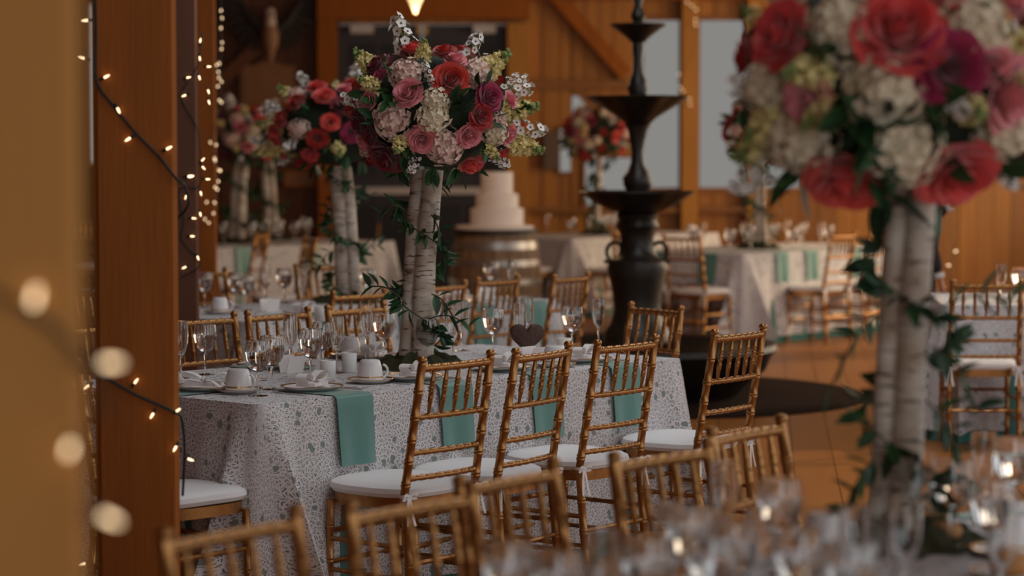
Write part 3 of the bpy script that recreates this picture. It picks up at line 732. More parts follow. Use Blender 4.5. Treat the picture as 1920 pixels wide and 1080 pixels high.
# cups turned over on saucers
cup_b = MB().lathe([(0, 0.068), (0.028, 0.068), (0.031, 0.065), (0.032, 0.060), (0.037, 0.045), (0.0395, 0.02), (0.0405, 0.002), (0.0395, 0.0), (0.0375, 0.002), (0.034, 0.045), (0.028, 0.062), (0, 0.063)], 28).mesh('cup_body', CHINA)
cup_r = MB().lathe([(0.0402, 0.014), (0.0406, 0.014), (0.0404, 0.018), (0.0400, 0.018)], 28).mesh('gold_band', GRIM)
ang = [(-1.25 + 2.5 * k / 9) for k in range(10)]
cup_h = MB().tube([(0.036 + 0.022 * math.cos(a), 0, 0.032 + 0.021 * math.sin(a)) for a in ang], 0.0038, 8).mesh('handle', CHINA)
sau_b = MB().lathe([(0, 0.003), (0.030, 0.003), (0.045, 0.006), (0.072, 0.014), (0.073, 0.0125), (0.046, 0.0), (0, 0.0)], 36).mesh('saucer_dish', CHINA)
sau_r = MB().lathe([(0.064, 0.0123), (0.0725, 0.0147), (0.0735, 0.0143), (0.0735, 0.0128), (0.072, 0.0128)], 36).mesh('gold_rim', GRIM)
def cup(p, label_c, label_s, group, z=ZT + 0.005, a=0.0):
    s_ = thing('saucer', label_s, 'saucer', (p[0], p[1], z), 0, 'saucers ' + group); link('dish', sau_b, s_, scale=1.2); link('gold_rim', sau_r, s_, scale=1.2)
    c = thing('coffee_cup', label_c, 'cup', (p[0], p[1], z + 0.0042), a, 'cups ' + group); link('cup_body', cup_b, c, scale=1.22); link('gold_band', cup_r, c, scale=1.22); link('handle', cup_h, c, scale=1.22)
for (px, py, a), w_ in zip(((447, 739, -0.5), (694, 720, 0.4), (655, 672, 2.0), (1040, 690, 0.6)), ('nearest the brown post on the main table', 'right of the first hanging napkin on the main table', 'left of the moss on the main table', 'behind the second chair on the main table')):
    cup(at(px, py, ZT), 'white coffee cup turned upside down ' + w_, 'gold rimmed saucer under the cup ' + w_, 'on the main table', a=a)
for (px, py), w_ in zip(((412, 590), (855, 565), (790, 572)), ('at the left of the second table', 'below the barrel on the second table', 'behind the vine on the second table')):
    cup(at(px, py, ZT), 'blurred upturned white cup ' + w_, 'blurred saucer under the upturned cup ' + w_, 'on the second table')
for (px, py), w_ in zip(((1546, 1040), (1893, 1045)), ('left of the birch logs in the foreground', 'in the bottom right corner')):
    cup(at(px, py, ZT), 'large blurred upturned white cup ' + w_, 'blurred saucer under the cup ' + w_, 'in the foreground')
# plates, cards, favours with ribbon, cutlery at each near place setting
pl_d = MB().lathe([(0, 0.004), (0.07, 0.004), (0.085, 0.008), (0.115, 0.016), (0.116, 0.0145), (0.086, 0.001), (0.07, 0.0), (0, 0.0)], 40).mesh('plate_dish', CHINA)
pl_r = MB().lathe([(0.104, 0.0135), (0.1155, 0.0165), (0.1165, 0.016), (0.1165, 0.0145), (0.114, 0.0145)], 40).mesh('gold_rim', GRIM)
def favour_meshes():
    b_ = MB()
    b_.box(-0.055, 0.055, -0.032, 0.032, 0.0, 0.012)
    r = MB().box(-0.057, 0.057, -0.006, 0.006, 0.0125, 0.0140).box(-0.006, 0.006, -0.034, 0.034, 0.0125, 0.0142)
    bow = MB()
    for q in (-1, 1):
        def loop(u, v, q=q):
            a = 2 * PI * u; return (q * (0.028 - 0.027 * math.cos(a)), (v - 0.5) * 0.022 * (0.4 + 0.6 * math.sin(a / 2)), 0.016 + 0.014 * (1 - math.cos(a)) * 0.5 + 0.013 * math.sin(a))
        bow.grid(loop, 16, 1)
        bow.grid(lambda u, v, q=q: (q * (0.004 + 0.06 * u), -0.01 - 0.05 * u + (v - 0.5) * 0.012, 0.0165 - 0.002 * u + 0.006 * math.sin(4 * u)), 8, 1)
    bow.ball((0, 0, 0.020), 0.006, 8, 6)
    return b_.mesh('favour_box', PAPER, False), r.mesh('ribbon_band', RIBBON, False), bow.mesh('bow', RIBBON)
FAV = favour_meshes()
knife_b = MB().box(-0.008, 0.008, 0.0, 0.10, 0.0, 0.002).mesh('blade', SILVER, False)
knife_h = MB().box(-0.006, 0.006, -0.09, 0.0, 0.0, 0.005).mesh('handle', SILVER, False)
def fork_mesh():
    b_ = MB().box(-0.012, 0.012, 0.03, 0.045, 0.001, 0.003)
    for k in range(4): b_.box(-0.012 + k * 0.0068, -0.0085 + k * 0.0068, 0.045, 0.09, 0.001, 0.003)
    return b_.mesh('tines', SILVER, False)
fork_t = fork_mesh(); fork_h = MB().box(-0.004, 0.004, -0.09, 0.03, 0.0, 0.003).mesh('handle', SILVER, False)
def setting(T, side, t_, who, group):
    if side == 'near': f = T.n; base = T.p(t_, 0)
    elif side == 'far': f = -T.n; base = T.p(t_, T.W)
    elif side == 'left': f = T.d; base = T.p(0, t_)
    rz = math.atan2(-f.x, f.y); sd = Vector((f.y, -f.x)); z = ZT + 0.0085
    p = base + f * 0.20
    d_ = thing('dinner_plate', 'gold rimmed white plate, ' + who, 'plate', (p.x, p.y, z), 0, 'plates ' + group); link('dish', pl_d, d_); link('gold_rim', pl_r, d_)
    v = thing('wedding_favour', 'white ribboned favour box, ' + who, 'favour box', (p.x, p.y, z + 0.0165), rz + 0.4, 'favours ' + group)
    link('box', FAV[0], v, scale=1.15); link('ribbon_band', FAV[1], v, scale=1.15); link('bow', FAV[2], v, scale=(1.9, 1.9, 1.5), loc=(0, 0, -0.008))
    for s_, nm, parts in ((1, 'dinner_knife', (('blade', knife_b), ('handle', knife_h))), (-1, 'dinner_fork', (('tines', fork_t), ('handle', fork_h)))):
        q = base + f * 0.17 + sd * (0.145 * s_)
        k = thing(nm, 'silver %s, %s' % (nm.split('_')[1], who), 'cutlery', (q.x, q.y, ZT + 0.005), rz, 'cutlery ' + group)
        for n_, me in parts: link(n_, me, k)
for k, t_ in enumerate((0.46, 1.0, 1.53, 2.03)): setting(T1, 'near', t_, 'near side of the main table, %s setting from the cloth corner' % ORD[k], 'on the main table')
setting(T1, 'left', 0.50, 'beside the brown post at the left end of the main table', 'on the main table')
for k, t_ in enumerate((1.0, 1.55)): setting(T1, 'far', t_, 'far side of the main table, %s setting from the brown post' % ORD[k], 'on the main table')
for k, t_ in enumerate((0.55, 1.75)): setting(T2, 'near', t_, 'second table, %s setting from the left' % ORD[k], 'on the second table')
# frosted votives, tumblers and place cards
vot = MB().lathe([(0, 0), (0.026, 0), (0.029, 0.004), (0.030, 0.075), (0.0285, 0.077), (0.0275, 0.070), (0.026, 0.020), (0, 0.018)], 24).mesh('votive_cup', CANDLE)
vot_c = MB().lathe([(0, 0.0185), (0.024, 0.0185), (0.024, 0.045), (0.020, 0.048), (0, 0.047)], 18).tube([(0, 0, 0.047), (0.001, 0, 0.056)], 0.0012, 5).mesh('candle', ICING)
for (px, py), w_ in zip(((615, 716), (655, 700), (1268, 655), (600, 604), (575, 604), (806, 578)), ('beside the fifth goblet on the main table', 'left of the moss on the main table', 'at the right end of the main table', 'right one of a pair on the second table', 'left one of a pair on the second table', 'behind the vine on the second table')):
    p = at(px, py, ZT); 
    if px == 1268: p = Vector((T1.p(2.2, 0.45).x, T1.p(2.2, 0.45).y, ZT))
    v = thing('votive_holder', 'frosted white candle holder ' + w_, 'candle', (p.x, p.y, ZT + 0.005), 0, 'votive holders'); link('cup', vot, v); link('candle', vot_c, v)
tum = MB().lathe([(0, 0.0), (0.026, 0.0), (0.029, 0.065), (0.0275, 0.065), (0.0245, 0.006), (0, 0.006)], 20).mesh('tumbler', GLASS)
for (px, py), w_ in zip(((489, 715), (697, 690), (470, 612)), ('behind the front goblets on the main table', 'behind the second cup on the main table', 'at the left of the second table')):
    p = at(px, py, ZT); tag(link('tumbler', tum, None, (p.x, p.y, ZT + 0.005)), 'short clear tumbler ' + w_, 'glass', 'tumblers')
def card_mesh():
    return MB().prism([(-0.045, 0.0), (0.045, 0.0), (0.045, 0.07), (-0.045, 0.07)], -0.0008, 0.0008, mat=Matrix.Rotation(0.25, 4, 'X')).prism([(-0.045, 0.0), (0.045, 0.0), (0.045, 0.07), (-0.045, 0.07)], -0.0008, 0.0008, mat=Matrix.Translation((0, 0.034, 0)) @ Matrix.Rotation(-0.25, 4, 'X')).mesh('place_card', PAPER, False)
CARD = card_mesh()
for a, b, w_ in ((1.45, 0.62, 'beside the brown heart on the main table'), (1.85, 0.30, 'behind the third chair on the main table'), (0.9, 0.75, 'left of the moss on the main table')):
    p = T1.p(a, b); tag(link('place_card', CARD, None, (p.x, p.y, ZT + 0.0052), (0, 0, T1.rz)), 'small folded white card ' + w_, 'card', 'place cards')
for a, b, w_ in ((0.6, 0.5, 'at the left of the second table'), (1.9, 0.45, 'at the right of the second table'), (2.2, 0.35, 'below the barrel on the second table')):
    p = T2.p(a, b); tag(link('place_card', CARD, None, (p.x, p.y, ZT + 0.0052), (0, 0, T2.rz)), 'blurred folded white card ' + w_, 'card', 'place cards')
# heart on the main table
def heart():
    poly = []
    for k in range(40):
        a = 2 * PI * k / 40
        poly.append((0.0047 * 16 * math.sin(a) ** 3, 0.0047 * (13 * math.cos(a) - 5 * math.cos(2 * a) - 2 * math.cos(3 * a) - math.cos(4 * a)) + 0.08))
    b_ = MB(); n = 40
    for y, k in ((-0.022, 0.80), (-0.014, 0.97), (0, 1.0), (0.014, 0.97), (0.022, 0.80)):
        b_.v += [(x * k, y, (z - 0.08) * k + 0.08) for x, z in poly]
    for j in range(4):
        for i in range(n): b_.f.append((j * n + i, (j + 1) * n + i, (j + 1) * n + (i + 1) % n, j * n + (i + 1) % n)); b_.m.append(0)
    b_.f.append(tuple(range(n))); b_.f.append(tuple(range(5 * n - 1, 4 * n - 1, -1))); b_.m += [0, 0]
    return b_.build('wicker_heart', HEARTM)
h = heart(); p = at(988, 668, ZT); h.location = (p.x, p.y, ZT + 0.004); h.rotation_euler = (0, 0, 0.15)
tag(h, 'dark brown heart ornament standing behind the second chair on the main table', 'ornament')
# bread rolls in the foreground
def roll():
    return MB().lathe([(0, 0), (0.030, 0.001), (0.042, 0.012), (0.045, 0.024), (0.038, 0.038), (0.022, 0.046), (0, 0.049)], 24, scal=lambda r, z, a: 0.06 * math.sin(2 * a) + 0.03 * math.sin(3 * a + 1)).mesh('bread_roll', BREAD)
RL = roll()
for (px, py), w_ in zip(((1768, 1025), (1893, 1085), (1520, 1062)), ('right of the birch logs in the foreground', 'cut by the bottom edge at the right', 'beside the upturned cup in the foreground')):
    p = at(px, py, ZT)
    d_ = thing('side_plate', 'white gold rimmed plate under the bread roll ' + w_, 'plate', (p.x, p.y, ZT + 0.005), 0, 'side plates'); link('dish', pl_d, d_, scale=0.7); link('gold_rim', pl_r, d_, scale=0.7)
    tag(link('bread_roll', RL, None, (p.x, p.y, ZT + 0.0085)), 'golden bread roll ' + w_, 'bread', 'bread rolls')
# ================================================================== FLORAL CENTREPIECES
def rose_mesh(seed, open_=1.0):
    r_ = random.Random(seed); b_ = MB()
    # tight spiral heart
    layers = [(2, 0.13, 0.86, 1.9, -0.04), (3, 0.25, 0.88, 1.25, -0.02), (4, 0.40, 0.84, 1.0, 0.03), (5, 0.58, 0.74, 0.85, 0.10), (5, 0.78, 0.58, 0.80, 0.16), (6, 0.98, 0.36, 0.72, 0.14)]
    for li, (n, R, H, A, curl) in enumerate(layers):
        off = r_.random() * 6
        for k in range(n):
            a = off + 2 * PI * k / n + r_.uniform(-0.12, 0.12); hh = H * r_.uniform(0.93, 1.06); rr = R * r_.uniform(0.94, 1.06) * (open_ if li > 2 else 1)
            wob = r_.uniform(-0.06, 0.06); z0 = -0.25 + 0.02 * li
            def fn(u, v, a=a, hh=hh, rr=rr, wob=wob, z0=z0, A=A, curl=curl, li=li):
                q = 2 * u - 1; ang = a + q * A * (0.45 + 0.55 * v ** 0.6)
                rad = rr * (0.25 + 0.75 * v ** 0.75) + curl * max(0, v - 0.65) ** 1.5 * 4.0 * (1 - 0.3 * abs(q))
                rad *= 1 + 0.10 * q * (1 if li % 2 else -1)
                z = z0 + (hh - z0) * v * (1 - 0.20 * q * q * v) - curl * max(0, v - 0.75) * 1.2 + wob * v * q
                return (rad * math.cos(ang), rad * math.sin(ang), z)
            b_.grid(fn, 6, 6)
    return b_.mesh('rose', R_PINK)
ROSE = [rose_mesh(1), rose_mesh(2, 1.1), rose_mesh(3, 0.92)]
def hyd_mesh(seed, n=64):
    r_ = random.Random(seed); b_ = MB(); ga = PI * (3 - math.sqrt(5))
    for i in range(n):
        z = 1 - 1.55 * i / n; a = ga * i; q = math.sqrt(max(0, 1 - z * z))
        nrm = Vector((q * math.cos(a), q * math.sin(a), z)); k = r_.uniform(0.82, 1.10)
        qt = (nrm + Vector((r_.uniform(-.3, .3), r_.uniform(-.3, .3), r_.uniform(-.3, .3)))).to_track_quat('Z', 'Y').to_matrix().to_4x4()
        M = Matrix.Translation(nrm * k) @ qt @ Matrix.Rotation(r_.random() * 6, 4, 'Z'); s_ = r_.uniform(0.21, 0.28)
        vs_ = [(0, 0, -0.02)]; fs = []
        for p in range(4):
            c = p * PI / 2; t0 = Vector((math.cos(c), math.sin(c), 0)); t1 = Vector((-math.sin(c), math.cos(c), 0)); o = len(vs_)
            vs_ += [t0 * s_ * 0.55 + t1 * s_ * 0.48 + Vector((0, 0, 0.07)), t0 * s_ * 1.05 + Vector((0, 0, 0.05)), t0 * s_ * 0.55 - t1 * s_ * 0.48 + Vector((0, 0, 0.07)), t0 * s_ * 0.5 + Vector((0, 0, 0.0))]
            fs += [(0, o + 3, o), (0, o + 2, o + 3), (o + 3, o + 1, o), (o + 3, o + 2, o + 1)]
        b_.add([tuple(x) for x in vs_], fs, 0, M)
    b_.ball((0, 0, 0), 0.72, 14, 9)
    return b_.mesh('hydrangea', H_BLUSH)
HYD = [hyd_mesh(5), hyd_mesh(6, 56)]
def wax_mesh(seed):
    r_ = random.Random(seed); b_ = MB(); b_.tube([(0, 0, -0.4), (0.02, 0, 0.3), (0, 0.02, 1.0)], [0.02, 0.016, 0.008], 5, 2)
    for i in range(17):
        h_ = 0.15 + 0.88 * i / 17; a = i * 2.4; rr = 0.27 * (1.12 - h_ * 0.75) + r_.uniform(-.05, .05)
        c = Vector((rr * math.cos(a), rr * math.sin(a), h_)); nrm = Vector((math.cos(a), math.sin(a), 0.4 + r_.uniform(-.3, .5))).normalized()
        b_.tube([(0, 0, h_ - 0.12), tuple(c)], 0.008, 4, 2, cap=False)
        M = Matrix.Translation(c) @ nrm.to_track_quat('Z', 'Y').to_matrix().to_4x4(); s_ = r_.uniform(0.115, 0.15)
        vs_ = [(0, 0, 0)]; fs = []
        for p in range(10):
            q = p * PI / 5; k = s_ * (1.0 if p % 2 == 0 else 0.78); vs_.append((k * math.cos(q), k * math.sin(q), 0.035))
        fs = [(0, 1 + p, 1 + (p + 1) % 10) for p in range(10)]; b_.add(vs_, fs, 0, M)
        b_.ball((0, 0, 0.022), (0.030, 0.030, 0.02), 6, 4, 1, M)
    return b_.mesh('waxflower_sprig', [WAX, WAXC, BUD])
WAXM = [wax_mesh(1), wax_mesh(2)]
def snap_mesh(seed):
    r_ = random.Random(seed); b_ = MB(); b_.tube([(0, 0, -0.4), (0, 0, 0.4), (0.03, 0, 1.05)], [0.028, 0.022, 0.01], 5, 1)
    for i in range(20):
        h_ = 0.05 + 0.98 * i / 20; a = i * 2.4; k = 0.20 * (1.15 - 0.80 * h_); rr = 0.17 * (1.1 - 0.75 * h_)
        c = Vector((rr * math.cos(a), rr * math.sin(a), h_)); nrm = Vector((math.cos(a), math.sin(a), 0.35)).normalized()
        M = Matrix.Translation(c) @ nrm.to_track_quat('Z', 'Y').to_matrix().to_4x4()
        if h_ > 0.78: b_.ball((0, 0, 0), (k * 0.8, k * 0.8, k), 6, 4, 1, M); continue
        for p in range(5):
            q = 2 * PI * p / 5 + r_.random() * 0.4
            b_.add([(0, 0, -0.02), (k * 0.7 * math.cos(q - 0.5), k * 0.7 * math.sin(q - 0.5), k * 0.75), (k * 1.15 * math.cos(q), k * 1.15 * math.sin(q), k * 0.95), (k * 0.7 * math.cos(q + 0.5), k * 0.7 * math.sin(q + 0.5), k * 0.75)], [(0, 1, 2, 3)], 0, M)
        b_.ball((0, 0, k * 0.35), k * 0.55, 6, 4, 0, M)
    return b_.mesh('snapdragon', [SNAP, BUD])
SNAPM = [snap_mesh(1), snap_mesh(2)]
def leaf_mesh(k=1.0):
    def fn(u, v):
        q = 2 * u - 1; wd = 0.23 * k * (math.sin(PI * v ** 0.8) ** 0.9 + 0.02 * (1 - v))
        return (q * wd, 0.10 * abs(q) * wd * 4 - 0.12 * v * v, v)
    return MB().grid(fn, 4, 8).mesh('leaf', LEAF)
LEAFM = [leaf_mesh(), leaf_mesh(0.75)]
def log_mesh(name, pts, rad, seed):
    r_ = random.Random(seed); P = []; Rr = []
    n = 14
    for i in range(n + 1):
        t_ = i / n; q = Vector(pts[0]).lerp(Vector(pts[1]), t_) + Vector((0.006 * math.sin(5 * t_ + seed), 0.006 * math.cos(4 * t_ + seed), 0))
        P.append(q); Rr.append(rad * (1.08 - 0.16 * t_ + 0.05 * math.sin(17 * t_ + seed) * r_.random()))
    return MB().tube(P, Rr, 14).mesh(name, BIRCH)
LOGS = [log_mesh('birch_log', ((-0.052, 0.01, 0.0), (0.012, 0.015, 0.80)), 0.033, 1), log_mesh('birch_log', ((0.012, -0.015, 0.0), (0.062, -0.01, 0.80)), 0.044, 2)]
def moss_mesh():
    r_ = random.Random(4); ph = [r_.uniform(0, 6) for _ in range(6)]; b_ = MB(); nr, na = 9, 48
    for j in range(nr + 1):
        for i in range(na):
            a = 2 * PI * i / na; q = j / nr
            R = 0.20 * (1 + 0.12 * math.sin(3 * a + ph[0]) + 0.09 * math.sin(7 * a + ph[1]) + 0.05 * math.sin(13 * a + ph[2]))
            z = 0.0 if j == nr else max(0.004, 0.060 * (1 - q ** 2.2) * (0.75 + 0.35 * math.sin(5 * a + 9 * q + ph[3]) + r_.uniform(-0.28, 0.28)))
            b_.v.append((R * q * math.cos(a), R * q * math.sin(a), z))
    for j in range(nr):
        for i in range(na): k = (i + 1) % na; b_.f.append((j * na + i, (j + 1) * na + i, (j + 1) * na + k, j * na + k)); b_.m.append(0)
    return b_.mesh('moss_bed', MOSS)
MOSSM = moss_mesh()
def plant_leaf(root, p, d, L_, k=0, roll=0.0):
    q = Vector(d).normalized().to_track_quat('Z', 'Y') @ Quaternion((0, 0, 1), roll)
    link('leaf', LEAFM[k], root, p, q, L_)
def centrepiece(label, loc, s, centre, radii, spec, seed, tendrils, group='birch log flower centrepieces', back=30, lw=1.0):
    """spec: (kind, dx px, dy px, radius px) measured from the middle of the flower ball at s pixels per metre"""
    r_ = random.Random(seed); t = thing('floral_centrepiece', label, 'flowers', loc, 0, group)
    C = Vector(centre); rx, ry, rz = radii
    link('birch_log', LOGS[0], t, scale=(lw, lw, 1), loc=(-0.006 / lw * (lw < 1), 0, 0)); link('birch_log', LOGS[1], t, scale=(lw, lw, 1)); link('moss_bed', MOSSM, t)
    core = MB().ball((C.x, C.y, C.z), (rx * 0.80, ry * 0.80, rz * 0.80), 20, 12); core.build('foliage_core', FOLI, t)
    def put(kind, n, r):
        n = n.normalized(); p = C + Vector((n.x * rx, n.y * ry, n.z * rz)); g = Vector((n.x / rx, n.y / ry, n.z / rz)).normalized()
        j = Vector((r_.uniform(-.18, .18), r_.uniform(-.18, .18), r_.uniform(-.18, .18)))
        q = (g + j).normalized().to_track_quat('Z', 'Y') @ Quaternion((0, 0, 1), r_.random() * 6)
        if kind in ROSEC: link('rose', r_.choice(ROSE), t, p - g * r * 0.45, q, r, mat=ROSEC[kind])
        elif kind in ('hb', 'hw'): link('hydrangea', r_.choice(HYD), t, p - g * r * 0.65, q, r, mat=H_BLUSH if kind == 'hb' else H_WHITE)
        elif kind == 'w': link('waxflower_sprig', r_.choice(WAXM), t, p - g * r * 0.7, q, r * 1.7)
        elif kind == 's': link('snapdragon', r_.choice(SNAPM), t, p - g * r * 0.6, q, r * 2.0)
        elif kind == 'l':
            for _ in range(3):
                d = g + Vector((r_.uniform(-1, 1), r_.uniform(-1, 1), r_.uniform(-1, 1))) * 0.9
                plant_leaf(t, p - g * 0.03, d, r * r_.uniform(1.6, 2.3), 0, r_.random() * 6)
    for kind, dx, dy, r in spec:
        x, z = dx / s / rx, -dy / s / rz; m_ = x * x + z * z
        y = -math.sqrt(max(0.04, 1 - m_))
        if kind in ('W', 'S'):        # sprigs that stick out of the outline
            g = Vector((dx / s, -0.10, -dy / s)); tip = C + Vector((dx / s, -0.06, -dy / s)); g.normalize()
            L_ = r / s * 2.4
            q = (g + Vector((r_.uniform(-.15, .15), 0, r_.uniform(-.1, .2)))).normalized().to_track_quat('Z', 'Y')
            link('waxflower_sprig' if kind == 'W' else 'snapdragon', r_.choice(WAXM if kind == 'W' else SNAPM), t, tip - g * L_ * 0.85, q, L_); continue
        put(kind, Vector((x, y, z)), r / s)
    kinds = ['red', 'coral', 'pink', 'hb', 'mag', 'coral', 'hw', 'red', 'dark', 'w', 's', 'l', 'coral', 'red']
    ga = PI * (3 - math.sqrt(5)); n = 0
    for i in range(back * 2):
        z = 0.95 - 1.6 * i / (back * 2); a = ga * i; q = math.sqrt(1 - z * z); v = Vector((q * math.cos(a), q * math.sin(a), z))
        if v.y < 0.12: continue
        put(kinds[n % len(kinds)], v, r_.uniform(0.048, 0.066)); n += 1
    for i in range(70):            # small blooms filling the gaps of the front
        z = 0.85 - 1.55 * i / 70; a = ga * i + 0.5; q = math.sqrt(1 - z * z); v = Vector((q * math.cos(a), q * math.sin(a), z))
        if v.y > 0.12: continue
        sp_ = C + Vector((v.x * rx, v.y * ry, v.z * rz))
        if any(math.hypot(dx / s - (sp_.x - C.x), -dy / s - (sp_.z - C.z)) < (r / s) * 0.75 + 0.018 for k_, dx, dy, r in spec if k_ != 'l'): continue
        put(r_.choice(('hb', 'hw', 'red', 'pink', 's', 'w', 'dark', 'l')), v * 0.97, r_.uniform(0.034, 0.046))
    for i in range(26):            # leaves among the flowers and under the ball
        a = r_.random() * 2 * PI; z = r_.uniform(-0.95, 0.6); q = math.sqrt(1 - z * z); v = Vector((q * math.cos(a), q * math.sin(a), z))
        p = C + Vector((v.x * rx, v.y * ry, v.z * rz)) * 0.88
        plant_leaf(t, p, v + Vector((r_.uniform(-.6, .6), r_.uniform(-.6, .6), r_.uniform(-.8, .1))), r_.uniform(0.07, 0.11), 0, r_.random() * 6)
    # vine winding down the logs
    path = []; n = 60
    for i in range(n + 1):
        q = i / n; a = 0.6 + q * 4.2 * PI; z = 0.76 - 0.70 * q; cx = 0.035 - 0.03 * q
        path.append(Vector((cx + 0.088 * math.cos(a), 0.072 * math.sin(a), z)))
    MB().tube(path, 0.0028, 5).build('vine_stem', STEM, t)
    for i in range(1, n, 1):
        if r_.random() < 0.12: continue
        p = path[i]; rad = Vector((p.x - 0.02, p.y, 0)).normalized()
        for _ in range(2):
            plant_leaf(t, p, rad * r_.uniform(0.3, 1) + Vector((r_.uniform(-.8, .8), r_.uniform(-.8, .3), r_.uniform(-1.0, 0.5))), r_.uniform(0.052, 0.082), r_.choice((0, 1)), r_.random() * 6)
    for (x0, z0, dx, dz, nl) in tendrils:
        pts = [Vector((x0, -0.07, z0)) + Vector((dx * q, -0.03 * math.sin(q * 3), dz * q + 0.03 * math.sin(q * PI))) for q in [k / 8 for k in range(9)]]
        MB().tube(pts, 0.003, 5).build('vine_stem', STEM, t)
        for k in range(nl):
            q = (k + 1) / nl; i = min(8, int(q * 8)); sgn = 1 if k % 2 else -1
            plant_leaf(t, pts[i], Vector((dx, 0, dz)).normalized() * 0.8 + Vector((r_.uniform(-.3, .3), r_.uniform(-.5, .2), sgn * 0.9)), r_.uniform(0.06, 0.085), r_.choice((0, 1)), r_.uniform(-0.6, 0.6))
    return t
ROSEC = {'red': R_RED, 'coral': R_CORAL, 'dark': R_DARK, 'pink': R_PINK, 'mag': R_MAG}
def rel(lst, cx, cy): return [(k, x - cx, y - cy, r) for k, x, y, r in lst]
main_spec = rel([('pink', 770, 180, 30), ('pink', 795, 268, 28), ('pink', 884, 258, 25), ('pink', 695, 193, 20), ('red', 850, 152, 33), ('red', 838, 100, 24), ('pink', 858, 116, 20), ('dark', 710, 126, 27),
    ('coral', 773, 94, 19), ('mag', 922, 186, 27), ('red', 905, 222, 25), ('coral', 888, 312, 28), ('dark', 724, 300, 34), ('dark', 676, 232, 24), ('pink', 686, 272, 20), ('coral', 957, 300, 17), ('pink', 958, 256, 20), ('red', 668, 160, 18),
    ('mag', 716, 147, 16), ('dark', 700, 258, 20), ('red', 690, 305, 18),
    ('hb', 762, 134, 31), ('hb', 732, 232, 36), ('hw', 822, 190, 26), ('hw', 818, 226, 30), ('hb', 838, 288, 36), ('hb', 905, 136, 28), ('hw', 938, 256, 24), ('hb', 690, 288, 22),
    ('w', 805, 137, 20), ('w', 780, 305, 24), ('w', 815, 155, 16), ('w', 950, 305, 22), ('s', 796, 103, 22), ('s', 707, 162, 24), ('s', 755, 272, 22), ('s', 920, 285, 20),
    ('W', 742, 48, 32), ('W', 897, 76, 26), ('W', 988, 165, 26), ('W', 1012, 252, 28), ('S', 668, 112, 28), ('S', 948, 108, 30), ('S', 1000, 214, 32), ('S', 1008, 286, 30), ('W', 652, 190, 24), ('w', 955, 322, 20),
    ('l', 872, 210, 24), ('l', 860, 195, 24), ('l', 742, 190, 22), ('l', 700, 225, 22), ('l', 910, 165, 20), ('l', 760, 300, 22), ('l', 860, 330, 22), ('l', 935, 220, 20), ('l', 690, 130, 18), ('l', 820, 330, 22), ('l', 750, 325, 20)], 818, 212)
pm = at(783, 690, ZT); s1 = F / pm.y
tend = [(-0.04, 0.26, -0.15, 0.07, 8), (0.06, 0.30, 0.10, -0.12, 6), (0.05, 0.20, 0.16, -0.03, 6), (0.06, 0.62, 0.06, -0.18, 8), (-0.05, 0.64, -0.08, -0.02, 4)]
CP1 = centrepiece('birch log centrepiece with a sharp ball of roses and hydrangeas on the main table', (pm.x, pm.y, ZT + 0.004), s1, ((818 - 783) / s1, 0, 1.65 + (278 - 212) / s1 - ZT), (0.355, 0.32, 0.280), main_spec, 11, tend)
fore_spec = rel([('coral', 1635, 75, 88), ('mag', 1727, 138, 62), ('coral', 1432, 72, 66), ('pink', 1852, 185, 62), ('pink', 1478, 198, 50), ('coral', 1765, 335, 70), ('coral', 1556, 352, 70), ('mag', 1905, 62, 50), ('pink', 1862, 8, 42),
    ('coral', 1735, -5, 40), ('dark', 1402, 322, 38), ('pink', 1385, 260, 38), ('red', 1925, 300, 40),
    ('hw', 1532, 55, 66), ('hw', 1795, 58, 70), ('hw', 1608, 188, 74), ('hw', 1462, 285, 66), ('hw', 1655, 305, 72), ('hw', 1868, 262, 58), ('hw', 1400, 170, 50), ('hb', 1560, -40, 60), ('hw', 1690, -60, 60),
    ('w', 1738, 205, 46), ('w', 1850, 330, 40), ('s', 1490, 138, 50), ('s', 1510, 222, 46), ('s', 1770, 215, 44), ('s', 1882, 95, 46), ('s', 1420, 230, 46), ('s', 1875, 170, 40), ('W', 1372, 170, 46), ('S', 1380, 300, 50), ('W', 1378, 350, 44),
    ('l', 1590, 250, 58), ('l', 1560, 235, 55), ('l', 1610, 275, 55), ('l', 1500, 120, 44), ('l', 1830, 120, 40), ('l', 1850, 320, 55), ('l', 1885, 345, 55), ('l', 1460, 360, 50), ('l', 1640, 395, 50), ('l', 1700, 200, 40)], 1672, 145)
pf = Vector((aty(1682, 1000, 5.38).x, 5.38, ZT + 0.004)); s0 = F / 5.38
CP0 = centrepiece('huge blurred flower ball on birch logs filling the upper right corner', pf, s0, (-10 / s0, 0, 1.65 + (278 - 145) / s0 - ZT), (0.345, 0.33, 0.30), fore_spec, 23,
                  [(0.06, 0.52, 0.17, 0.03, 6), (-0.06, 0.52, -0.10, -0.16, 7), (-0.06, 0.20, -0.07, -0.12, 8), (0.05, 0.33, 0.09, -0.18, 7), (0.06, 0.45, 0.10, -0.14, 6)], lw=0.78)
gcp = 'birch log flower centrepieces'
q = dup(CP1, 'birch log centrepiece partly hidden behind the sharp flower ball, on the second table', (aty(652, 500, 13.9).x, 13.9, ZT + 0.004), 3.35, gcp); q.scale = (1.05, 1.05, 0.975)
p = at(445, 456, ZT); q = dup(CP1, 'small blurred flower ball on birch logs nearest the hanging lights, far left table', (p.x, p.y, ZT + 0.004), 0.3, gcp); q.scale = (1.15, 1.15, 0.98)
p = at(508, 450, ZT); q = dup(CP1, 'small blurred flower ball beside the hidden second centrepiece, far left table', (p.x, p.y, ZT + 0.004), 3.6, gcp); q.scale = (1.08, 1.08, 0.96)
dup(CP0, 'blurred flower ball against the bright window above the far right table', (T6.p(1.1, 0.6).x, T6.p(1.1, 0.6).y, ZT + 0.004), 3.0, gcp)
